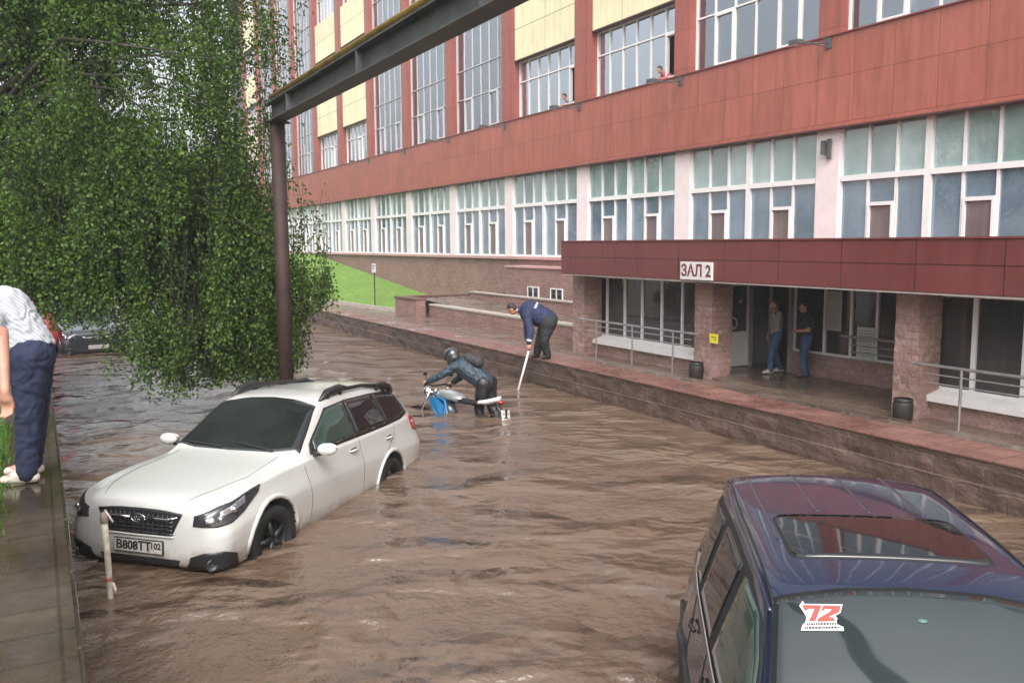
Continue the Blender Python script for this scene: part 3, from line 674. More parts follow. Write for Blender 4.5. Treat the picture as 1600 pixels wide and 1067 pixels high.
# ---- things fixed to the building
t = empty('hall_sign', (CX, 13.88, 2.36), 0, 'white sign reading ЗАЛ 2 in maroon letters on the canopy edge', 'sign')
mb = MB(); mb.box((-.05, -.49, -.185), (-.004, .49, .185)); bevel(mb.build('sign_board', M['signwhite'], t), .008)
text_mesh('lettering', 'ЗАЛ 2', .33, M['maroonink'], t, face_negx((-.052, 0, -.005)), .002, .008)
t = empty('yellow_notice', (12.47, 13.86, .93), 0, 'small yellow notice on the stone pier by the white door', 'notice')
mb = MB(); mb.box((-.012, -.13, -.10), (-.002, .13, .10)); mb.build('plate', M['yellowsign'], t)
mb = MB(); mb.box((-.0135, -.09, .02), (-.0122, .07, .035)); mb.box((-.0135, -.09, -.03), (-.0122, .02, -.015)); mb.build('marking', M['ink'], t)
for (y0, y1, z0, z1, lab, mm) in ((12.32, 12.74, 1.10, 1.92, 'tall grey printed poster behind the dark entrance window', 'paper'), (11.50, 11.92, .60, 1.24, 'pale printed notice low on the entrance window behind the rail', 'paper2')):
    t = empty('poster', (14.52, (y0 + y1) / 2, z0), 0, lab, 'poster'); mb = MB(); mb.box((0, (y0 - y1) / 2, 0), (.006, (y1 - y0) / 2, z1 - z0)); mb.build('sheet', M[mm], t)
    mb = MB(); q = z1 - z0 - .08
    while q > .05:
        ln = random.uniform(.6, .9) * (y1 - y0); mb.box((-.002, -ln / 2, q), (-.0004, ln / 2, q + .012)); q -= .055
    mb.build('marking', plain('grey_lettering', (.2, .2, .2), .6), t)

def rail_run(x, y0, y1, posts, zt, lab, low=(.28, .14), lowspan=None):
    t = empty('handrail', (x, (y0 + y1) / 2, FZ), 0, lab, 'handrail', 'handrails outside the entrance block'); my = (y0 + y1) / 2
    mb = MB(); mb.tube([(0, y0 - my, zt - FZ), (0, y1 - my, zt - FZ)], .026, 10); mb.build('top_rail', M['rail'], t)
    a, b = lowspan or (y0 + .25, y1 - .25)
    for dz in low:
        mb = MB(); mb.tube([(.02, a - my, zt - FZ - dz), (.02, b - my, zt - FZ - dz)], .012, 8); mb.build('lower_rail', M['rail'], t)
    for p in posts:
        mb = MB(); mb.tube([(0, p - my, -.03), (0, p - my, zt - FZ)], .022, 10); mb.lathe((0, p - my, -.005), (0, 0, 1), [(0, .06), (.012, .055), (.014, .0)], 12); mb.build('post', M['rail'], t)
    return t
rail_run(12.3, 14.15, 18.8, (15.0, 16.5, 18.0), 1.0, 'galvanised handrail in front of the left shop window')
rail_run(12.3, 4.2, 9.0, (5.2, 6.7, 8.15), 1.0, 'galvanised handrail in front of the right shop window')
rail_run(14.3, 9.6, 12.15, (9.9,), 1.04, 'galvanised handrail inside the entrance recess by the notice', (.16, .30, .44))

for (y, lab) in ((14.15, 'dark round bin at the foot of the pier beside the door'), (9.10, 'dark round bin at the foot of the right hand pier')):
    t = empty('litter_bin', (12.25, y, FZ), 0, lab, 'bin', 'dark bins by the piers')
    mb = MB(); mb.lathe((0, 0, 0), (0, 0, 1), [(0, .0), (0, .13), (.06, .15), (.20, .16), (.29, .155), (.34, .14), (.32, .12), (.2, .11)], 20); mb.build('bin_body', plain('dark_brown_bin', (.02, .015, .013), .6, var=.6), t, True)
    mb = MB(); mb.lathe((0, 0, .33), (0, 0, 1), [(0, .145), (.03, .16), (.05, .13)], 20); mb.build('rim', M['black'], t, True)

# floodlights on brackets along the sill
POS = {0: 'nearest', }
for i, k in enumerate([0, 1, 2, 3, 4, 5, 6]):
    y = PK(k) - .0; nm = ['above the entrance recess, by the tall curtained windows', 'beside the window where one person looks out', 'between the two windows with people', 'left of the darker open window', 'second in from the run of tall grey windows', 'near the left end of the tall grey windows', 'on the farthest bracket before the yellow panels'][i]
    t = empty('floodlight', (UX, y, 8.0), 0, 'small floodlight on a dark arm ' + nm, 'floodlight', 'floodlights on arms below the upper windows')
    mb = MB(); mb.box((-.03, -.10, -.10), (0, .10, .22)); mb.build('wall_plate', M['steel'], t)
    mb = MB(); mb.tube([(-.02, 0, .05), (-.55, .06, -.02), (-.95, .10, -.03)], .022, 8); mb.tube([(-.02, 0, -.08), (-.5, .05, -.03)], .012, 6); mb.build('arm', M['steel'], t)
    mb = MB(); mb.box((-1.18, -.05, -.10), (-.92, .26, .03)); o = mb.build('lamp_head', M['steel'], t); bevel(o, .02)
    mb = MB(); mb.box((-1.16, -.03, -.108), (-.94, .24, -.101)); mb.build('lens', M['lamp'], t)
t = empty('wall_lamp', (18.44, PK(0) - .02, 5.4), 0, 'dark lamp bracket on the white pilaster above the canopy', 'wall lamp')
mb = MB(); mb.box((-.07, -.07, -.30), (0, .05, .22)); bevel(mb.build('housing', M['steel'], t), .015); mb = MB(); mb.box((-.16, .08, -.18), (-.02, .16, .18)); mb.tube([(-.05, .0, .1), (-.08, .12, .1)], .014, 6); mb.build('lamp_head', M['steel'], t)

# ================================================================ pipe rack
t = empty('pipe_rack', (3.3, 13.3, -.4), 0, 'rusty post carrying a grey steel beam and yellow pipe over the street', 'pipe rack')
for yy in (0, -21):
    mb = MB(); mb.tube([(0, yy, 0), (0, yy, 5.18)], .108, 20); mb.lathe((0, yy, 5.16), (0, 0, 1), [(0, 0), (0, .2), (.03, .2), (.03, 0)], 4); mb.build('post', M['rust'], t, True)
mb = MB(); x0, x1, z0, z1 = -.12, .12, 5.19, 5.47
mb.box((x0, -23, z0), (x1, .25, z0 + .018)); mb.box((x0, -23, z1 - .018), (x1, .25, z1)); mb.box((-.02, -23, z0 + .018), (.0, .25, z1 - .018))
for q in range(-22, 0, 3): mb.box((x0, q, z0 + .018), (-.021, q + .012, z1 - .018))
mb.build('beam', M['steel'], t)
mb = MB(); mb.tube([(-.02, -23, 5.56), (-.02, .22, 5.56)], .045, 12); mb.build('gas_pipe', M['pipey'], t, True)
for q in range(-22, 0, 3):
    mb = MB(); mb.box((-.07, q + .3, 5.472), (.05, q + .36, 5.512)); mb.build('pipe_saddle', M['steel'], t)

# ================================================================ bollard in the water
t = empty('marker_post', (.38, 7.76, -.3), 0, 'stained white marker post with red tape standing in the water by the path', 'marker post')
mb = MB(); mb.tube([(0, 0, 0), (.006, 0, .3), (.0, .004, .7), (-.006, .006, .96)], .026, 14); mb.build('post', M['polewhite'], t, True)
mb = MB(); mb.lathe((-.006, .006, .955), (0, 0, 1), [(0, .027), (.02, .034), (.06, .036), (.09, .026), (.10, 0)], 14); mb.build('cap', plain('grey_brown_cap', (.25, .20, .17), .6), t, True)
mb = MB(); mb.tube([(.0, -.005, 1.07), (.03, -.03, 1.02), (.055, -.05, .97)], .009, 6); mb.tube([(.028, -.01, .44), (.045, -.02, .38), (.04, -.02, .34)], [.012, .016, .006], 6); mb.build('rag', plain('pale_rag', (.62, .52, .50), .8), t, True)
mb = MB(); mb.lathe((0, 0, .46), (0, 0, 1), [(0, .0265), (.002, .0285), (.028, .0285), (.03, .0265)], 14); mb.build('red_band', plain('faded_red_tape', (.42, .12, .10), .6), t, True)

# ================================================================ foliage
def leaves_mesh(name, pts, dirs, size, m, parent, droop=.6):
    n = len(pts); P = np.asarray(pts, float); g = np.random.default_rng(3)
    d = g.normal(size=(n, 3)); d[:, 2] = -abs(d[:, 2]) * .6 - droop; d /= np.linalg.norm(d, axis=1)[:, None]
    a = g.normal(size=(n, 3)); s = np.cross(d, a); s /= np.linalg.norm(s, axis=1)[:, None]
    sz = size * g.uniform(.65, 1.25, n)[:, None]
    nn = np.cross(d, s)
    v0 = P; v1 = P + d * sz * .45 + s * sz * .34 + nn * sz * .05; v2 = P + d * sz; v3 = P + d * sz * .45 - s * sz * .34 + nn * sz * .05
    V = np.stack([v0, v1, v2, v3], 1).reshape(-1, 3)
    me = bpy.data.meshes.new(name); me.vertices.add(4 * n); me.vertices.foreach_set('co', V.ravel())
    me.loops.add(4 * n); me.loops.foreach_set('vertex_index', np.arange(4 * n, dtype=np.int32))
    me.polygons.add(n); me.polygons.foreach_set('loop_start', np.arange(0, 4 * n, 4, dtype=np.int32)); me.polygons.foreach_set('loop_total', np.full(n, 4, np.int32))
    me.materials.append(m); me.update(); me.validate()
    o = bpy.data.objects.new(name, me); C.objects.link(o); o.parent = parent; return o

# the weeping birch: axes: s across the street view, q along depth, z up (relative to its trunk foot)
RT = Vector((.8765, -.4814, 0)); FD = Vector((.4814, .8765, 0))
T0 = Vector((-.95, 16.6, 1.2))
tr = empty('birch_tree', T0, 0, 'big weeping birch with branches hanging to the water by the rusty post', 'tree')
def zbot(s):     # height of the hanging fringe over the water, by distance s from the trunk towards the street
    K = [(-6, 2.9), (-1.0, 2.5), (0.0, 2.25), (.5, 2.35), (1.1, 2.0), (2.0, 1.85), (2.6, 1.75), (2.95, .85), (3.8, .52), (5.0, .70), (5.3, 1.5), (5.7, 1.7), (5.95, 2.4), (6.3, 3.2), (9, 4.8)]
    for (a, za), (b, zb) in zip(K, K[1:]):
        if a <= s <= b: return za + (zb - za) * (s - a) / (b - a)
    return 3.
def smax(z):     # reach of the crown towards the street by height
    K = [(0, 4.9), (1.5, 5.2), (2.2, 5.55), (3.9, 5.7), (4.25, 5.0), (5.3, 4.75), (5.9, 5.3), (7.5, 5.6), (9.5, 5.0), (11, 3.4), (12, .5)]
    for (a, za), (b, zb) in zip(K, K[1:]):
        if a <= z <= b: return za + (zb - za) * (z - a) / (b - a)
    return 0
bark = MB(); tw = MB(); pts = []
bark.tube([(0, 0, -.3), (.05, .1, 2), (-.05, .15, 4.5), (.1, .1, 7), (.15, 0, 9.5), (.2, 0, 11)], [.24, .20, .17, .12, .07, .02], 12)
random.seed(11)
limbs = []
for si in range(11):
    for zi in range(8):
        s_ = -2.6 + si * .80 + random.uniform(-.35, .35); zw = 3.4 + zi * 1.05 + random.uniform(-.5, .5)
        s_ = min(s_, smax(zw) - .25); q_ = random.uniform(-2.3, 2.4); h = max(1.6, min(9.2, (zw - T0.z) * random.uniform(.72, .95)))
        end = RT * s_ + FD * q_ + Vector((0, 0, zw - T0.z)); st = Vector((.05, .1, h)); p = [st]
        for q in (.25, .5, .75, 1.0):
            p.append(st.lerp(end, q) + Vector((0, 0, .9 * math.sin(q * 3.0) * abs(s_) / 4)) + Vector([random.uniform(-.15, .15) for _ in range(3)]))
        limbs.append(p); bark.tube(p, [.06, .045, .034, .022, .008], 6)
for p in limbs:
    L = len(p) - 1
    nst = 30
    for j in range(nst):
        u = .3 + .7 * math.sqrt(random.random()); k = min(int(u * L), L - 1); f = u * L - k
        st = p[k].lerp(p[k + 1], f) + Vector([random.gauss(0, .28) for _ in range(3)])
        s = st.dot(RT); zw = st.z + T0.z
        lim = smax(min(zw, 11.9)) - random.random() ** 2 * .5
        if s > lim: st -= RT * (s - lim + random.uniform(0, .5)); s = st.dot(RT)
        q = st.dot(FD)
        if q < -2.6 + max(0, s - 2.2) * .85: st += FD * ((-2.6 + max(0, s - 2.2) * .85) - q)
        fl = zbot(s) - T0.z + abs(random.gauss(0, .28))
        ln = min(random.uniform(.7, 3.6), st.z - fl)
        if st.z < 4.2: ln = (st.z - fl) * random.uniform(.6, 1.0)
        if ln < .25: ln = .3
        if st.z - ln < fl - .2: continue
        sway = Vector((random.gauss(0, .10), random.gauss(0, .10), 0)); out_ = (RT * math.copysign(.16, s) + FD * random.uniform(-.12, .12)) * random.uniform(.2, 1.2)
        step = .042; n = int(ln / step); cur = st
        path = []
        for i in range(n):
            tq = i / max(1, n); pos = st + out_ * math.sin(min(1, tq * 2.5) * 1.57) + sway * tq + Vector((.05 * math.sin(i * .19 + j), .05 * math.cos(i * .17 + j), -ln * tq))
            if i % 8 == 0: path.append(pos)
            for _ in range(2 if tq < .85 else 1):
                pts.append((pos.x + random.gauss(0, .05), pos.y + random.gauss(0, .05), pos.z + random.gauss(0, .03)))
        if len(path) > 1 and j % 3 == 0: tw.tube(path, .004, 3, cap=False)
for i in range(1500):      # the dense fringe that hangs lowest over the water
    s = random.uniform(-.6, 5.95); z1 = random.uniform(2.6, 5.2); q = random.uniform(-2.2 + max(0, s - 2.2) * .8, 1.8)
    if s > smax(z1) - .05: continue
    z0 = zbot(s) + abs(random.gauss(0, .22)) + .15 * math.sin(s * 5)
    if z1 - z0 < .4: continue
    st = RT * s + FD * q + Vector((0, 0, z1 - T0.z)); ln = z1 - z0; n = int(ln / .045); sw = Vector((random.gauss(0, .08), random.gauss(0, .08), 0)); path = []
    for k in range(n):
        tq = k / n; pos = st + sw * tq + Vector((.05 * math.sin(k * .19 + i), .05 * math.cos(k * .17 + i), -ln * tq))
        if k % 8 == 0: path.append(pos)
        pts.append((pos.x + random.gauss(0, .05), pos.y + random.gauss(0, .05), pos.z + random.gauss(0, .03))); pts.append((pos.x + random.gauss(0, .05), pos.y + random.gauss(0, .05), pos.z + random.gauss(0, .03)))
    if i % 4 == 0 and len(path) > 1: tw.tube(path, .004, 3, cap=False)
# tufts close round the limbs so the crown has dense cores
for p in limbs:
    for j in range(680):
        u = .4 + .6 * random.random(); L = len(p) - 1; k = min(int(u * L), L - 1)
        c = p[k].lerp(p[k + 1], u * L - k) + Vector((random.gauss(0, .36), random.gauss(0, .36), random.gauss(-.1, .26)))
        s = c.dot(RT); q = c.dot(FD)
        if s > smax(min(11.9, c.z + T0.z)) or c.z + T0.z < zbot(s) or q < -2.8 + max(0, s - 2.2) * .85: continue
        pts.append(tuple(c))
def keep(p):      # clumps with gaps where the sky shows
    v = Vector(p); zw = v.z + T0.z; s = v.dot(RT)
    n1 = mnoise.noise(Vector((v.x * .85, v.y * .6, v.z * .62)) + Vector((3.1, 7.7, 1.9))) + .5 * mnoise.noise(Vector((v.x * 2.1, v.y * 1.6, v.z * 1.3)))
    edge = max(0, s - 3.6) * .10
    return n1 > (-.24 if s > 2.4 else -.42) + edge + (.09 if zw > 4.4 and s > 2.6 else 0) + (.08 if 4.3 < zw < 5.1 else 0) or random.random() < .10
pts = [p for p in pts if p[2] + T0.z < 13 and keep(p)]
pts += [(a + random.gauss(0, .05), b + random.gauss(0, .05), c + random.gauss(0, .05)) for a, b, c in pts if random.random() < .6]
if len(pts) > 520000: random.shuffle(pts); pts = pts[:520000]
print('birch leaves', len(pts))
bark.build('trunk', M['bark'], tr, True)
cr = leaves_mesh('crown', pts, None, .060, M['leaf'], tr)
tg = tw.build('twigs', M['bark'], cr); tg['kind'] = 'stuff'

def bushy_tree(name, loc, h, rad, label, n=9000, ls=.2, group=None, m='leaf2', z0=.3):
    t = empty(name, loc, 0, label, 'tree', group); mb = MB(); mb.tube([(0, 0, -.3), (.1, 0, h * .4), (0, .1, h * .8)], [rad * .07, rad * .05, .03], 8)
    P = []; random.seed(int(loc[0] * 7 + loc[1] * 3)); cl = []
    for i in range(26):
        a = random.uniform(0, 6.28); e = random.uniform(-.7, 1.4); rr = rad * random.uniform(.35, .85)
        c = Vector((rr * math.cos(a) * math.cos(e), rr * math.sin(a) * math.cos(e), h * .62 + h * .36 * math.sin(e) * random.uniform(.6, 1))); cl.append(c)
        mb.tube([(0, 0, h * .35), (c.x * .5, c.y * .5, c.z * .8), c], [.08, .05, .02], 5)
    for i in range(n):
        c = random.choice(cl); r_ = rad * .34
        v = Vector([random.gauss(0, 1) for _ in range(3)]).normalized() * r_ * random.random() ** .4; P.append((c.x + v.x, c.y + v.y, c.z + v.z * .8))
    mb.build('trunk', M['bark'], t, True); leaves_mesh('crown', P, None, ls, M[m], t, .2); return t
bushy_tree('dense_tree', (-5.5, 27, .1), 11, 4.6, 'dense dark tree standing behind the weeping birch', 11000, .17)
bushy_tree('dense_tree', (-13, 9, 1.2), 9, 4.2, 'leafy tree set back from the left path', 5000, .26)
bushy_tree('dense_tree', (-12, -6, 1.2), 9, 4.4, 'broad tree on the left bank reflected in the factory windows', 5000, .26)
bushy_tree('dense_tree', (-9, 66, 0), 12, 6, 'far broad tree at the left end of the flooded street', 5000, .36)
bushy_tree('dense_tree', (3, 92, 0), 13, 7, 'farthest tree closing the flooded street', 5000, .42)

# ================================================================ vehicles
def pchip(X, Y, x):
    X = np.asarray(X, float); Y = np.asarray(Y, float); h = np.diff(X); d = np.diff(Y) / h; n = len(X); mm = np.zeros(n)
    for i in range(1, n - 1):
        if d[i - 1] * d[i] > 0:
            w1 = 2 * h[i] + h[i - 1]; w2 = h[i] + 2 * h[i - 1]; mm[i] = (w1 + w2) / (w1 / d[i - 1] + w2 / d[i])
    mm[0] = d[0]; mm[-1] = d[-1]
    k = np.clip(np.searchsorted(X, x) - 1, 0, n - 2); t = (x - X[k]) / h[k]
    return (2 * t**3 - 3 * t**2 + 1) * Y[k] + (t**3 - 2 * t**2 + t) * h[k] * mm[k] + (-2 * t**3 + 3 * t**2) * Y[k + 1] + (t**3 - t**2) * h[k] * mm[k + 1]

class Car:
    """x forward, y to the car's left, z up from its tyres"""
    def __init__(s, table, nx=150, nose=False, wheels=(), arch_r=.39, arch_z=.34, roofcrown=.6):
        s.nose = nose
        if nose: table = [((.45 + (r[0] - .45) * .8) if r[0] > .45 else r[0],) + tuple(r[1:]) for r in table]
        T = sorted(table); X = [r[0] for r in T]; cols = list(zip(*T))
        # denser sampling where the stations are dense
        xs = []
        for a, b in zip(X, X[1:]):
            k = max(3, int(nx * (b - a) / (X[-1] - X[0]))); xs += list(np.linspace(a, b, k, endpoint=False))
        xs.append(X[-1]); rows = []
        for x in xs:
            zb, hb, zm, hm, zs, hs, ze, he, zc = [float(pchip(X, cols[i], x)) for i in range(1, 10)]
            half = [(0, zb), (hb * .7, zb), (hb, zb + .01), ((hb + hm) / 2 + .015, (zb + zm) / 2 - .02), (hm, zm - .06), (hm, zm + .04), (hs + (hm - hs) * .35, (zm + zs) / 2 + (zs - zm) * .12), (hs, zs), (hs - .02, zs + .02 if ze - zs > .1 else zs + (ze - zs) * .1),
                    (hs + (he - hs) * .5, zs + (ze - zs) * .5), (he, ze), (he - (.05 if he > .2 else .01), ze + (zc - ze) * .42), (he * .5, zc - (zc - ze) * .12), (0, zc)]
            ring = half + [(-y, z) for y, z in half[-2:0:-1]]
            ring = [Vector((x, y, z)) for y, z in ring]
            for _ in range(2):
                q = []
                for i in range(len(ring)):
                    a, b = ring[i], ring[(i + 1) % len(ring)]; q += [a * .85 + b * .15, a * .15 + b * .85]
                ring = q
            rows.append(ring)
        mb = MB(); mb.grid(rows, None, True); n = len(rows[0]); mb.f.append(tuple(range(n))[::-1]); mb.f.append(tuple((len(rows) - 1) * n + k for k in range(n))); mb.mi += [0, 0]
        s.mb = mb; s.wheels = wheels; s.ar = arch_r; s.az = arch_z
        s.bvh = BVHTree.FromPolygons([Vector(v) for v in mb.v], mb.f)
    def hit(s, p, d, off=.004):
        d = Vector(d).normalized(); p = Vector(p)
        if s.nose and p.x > .45: p.x = .45 + (p.x - .45) * .8
        o = Vector(p) - d * 3
        r = s.bvh.ray_cast(o, d)
        if r[0] is None:
            r = s.bvh.find_nearest(Vector(p))
        nrm = r[1] if r[1].dot(d) < 0 else -r[1]
        return r[0] + nrm * off
    def body(s, m, parent):
        bd = s.mb.build('body', m, None, True, weld=True); bd.data.materials.append(M['black'])
        for (wx, sgn) in s.wheels:
            cm = MB(); cm.lathe((wx, sgn * .55, s.az), (0, sgn, 0), [(0, 0.001), (0, s.ar), (.7, s.ar), (.7, .001)], 48); cu = cm.build('cut', M['black'], weld=True)
            md = bd.modifiers.new('b', 'BOOLEAN'); md.object = cu; md.operation = 'DIFFERENCE'; md.solver = 'EXACT'
            bake(bd); bpy.data.objects.remove(cu)
        me = bd.data
        while len(me.materials) < 2: me.materials.append(M['black'])
        for p in me.polygons:
            c = p.center; k = 0
            for (wx, sgn) in s.wheels:
                r = math.hypot(c.x - wx, c.z - s.az)
                if r < s.ar + .004 and abs(c.y) > .5 and (abs(c.y) < .58 or abs(r - s.ar) < .02) and abs(math.hypot(p.normal.x, p.normal.z) if r > s.ar - .03 else 1) > .6 and abs(c.y) < .98 and (abs(p.normal.y) < .5 or abs(c.y) < .58): k = 1
            p.material_index = k; p.use_smooth = True
        bd.parent = parent
        s.bodyobj = bd; return bd
    def patch(s, top, bot, d, m, name, parent, off=.005, nu=24, nv=10, thick=True):
        def samp(c, t):
            L = len(c) - 1; q = min(t * L, L - 1e-6); k = int(q); return Vector(c[k]).lerp(Vector(c[k + 1]), q - k)
        G = [[s.hit(samp(top, i / nu).lerp(samp(bot, i / nu), j / nv), d, off) for i in range(nu + 1)] for j in range(nv + 1)]
        mb = MB(); mb.grid(G)
        # a thin rim so the piece has thickness
        dd = Vector(d).normalized() * .012
        rim = [G[0][i] for i in range(nu + 1)] + [G[j][nu] for j in range(1, nv + 1)] + [G[nv][i] for i in range(nu - 1, -1, -1)] + [G[j][0] for j in range(nv - 1, 0, -1)]
        mb.grid([rim, [p + dd for p in rim]], None, True)
        o = mb.build(name, m, None, True, weld=True); o.parent = parent; return o
    def line(s, pts, d, wdt, m, name, parent, off=.003, n=30, r=None):
        P = []; L = len(pts) - 1
        for i in range(n + 1):
            q = min(i / n * L, L - 1e-6); k = int(q); P.append(s.hit(Vector(pts[k]).lerp(Vector(pts[k + 1]), q - k), d, off))
        mb = MB(); mb.tube(P, wdt, 6); o = mb.build(name, m, parent, True); return o
def rounded(top, bot): return top, bot
def wheel(x, y, z, r, parent, wd=.22, sgn=1, rimm='chrome', steer=0):
    mb = MB(); mb.lathe((0, 0, 0), (0, sgn, 0), [(-wd / 2, r * .62), (-wd / 2, r * .93), (-wd / 2 + .03, r), (wd / 2 - .03, r), (wd / 2, r * .93), (wd / 2, r * .66), (wd / 2 - .03, r * .62), (wd / 2 - .03, r * .60)], 40)
    e = mb.build('wheel', M['rubber'], parent, True); e.location = (x, y, z); e.rotation_euler = (0, 0, steer)
    mb = MB(); mb.lathe((0, 0, 0), (0, sgn, 0), [(-.02, .02), (-.02, r * .6), (wd / 2 - .04, r * .63), (wd / 2 - .02, r * .60), (wd / 2 - .06, r * .55), (wd / 2 - .10, r * .5)], 40)
    for q in range(5):
        a = q * 2 * math.pi / 5; mb.tube([(0, sgn * (wd / 2 - .04), 0), (r * .58 * math.cos(a), sgn * (wd / 2 - .035), r * .58 * math.sin(a))], [.035, .022], 6)
    mb.build('rim', M[rimm], e, True)

WAG = [(.96, .40, .42, .50, .54, .60, .52, .65, .38, .66), (.94, .29, .60, .50, .69, .69, .655, .755, .50, .77), (.88, .25, .72, .51, .79, .75, .725, .825, .57, .845), (.74, .22, .80, .54, .865, .82, .785, .87, .61, .90),
       (.45, .22, .82, .60, .885, .885, .81, .915, .63, .945), (0, .22, .84, .66, .905, .945, .825, .975, .65, 1.005), (-.38, .22, .845, .68, .905, .975, .83, 1.015, .67, 1.05), (-.56, .22, .85, .69, .905, .985, .84, 1.04, .74, 1.085), (-.68, .22, .85, .69, .905, .99, .845, 1.10, .74, 1.15),
       (-1.0, .22, .85, .69, .905, 1.0, .845, 1.305, .675, 1.345), (-1.28, .22, .85, .70, .905, 1.01, .85, 1.465, .63, 1.51), (-1.5, .22, .85, .70, .905, 1.02, .85, 1.53, .605, 1.575), (-1.9, .22, .85, .70, .905, 1.03, .85, 1.56, .60, 1.605), (-2.5, .22, .85, .70, .905, 1.05, .845, 1.56, .59, 1.605),
       (-3.1, .23, .85, .70, .905, 1.07, .825, 1.535, .545, 1.585), (-3.42, .26, .84, .70, .90, 1.08, .80, 1.50, .53, 1.55), (-3.6, .28, .82, .70, .885, 1.08, .77, 1.40, .53, 1.46), (-3.74, .30, .79, .68, .86, 1.04, .745, 1.20, .56, 1.25), (-3.83, .34, .74, .66, .81, .96, .70, 1.03, .57, 1.05), (-3.87, .40, .66, .62, .74, .85, .62, .92, .5, .94)]

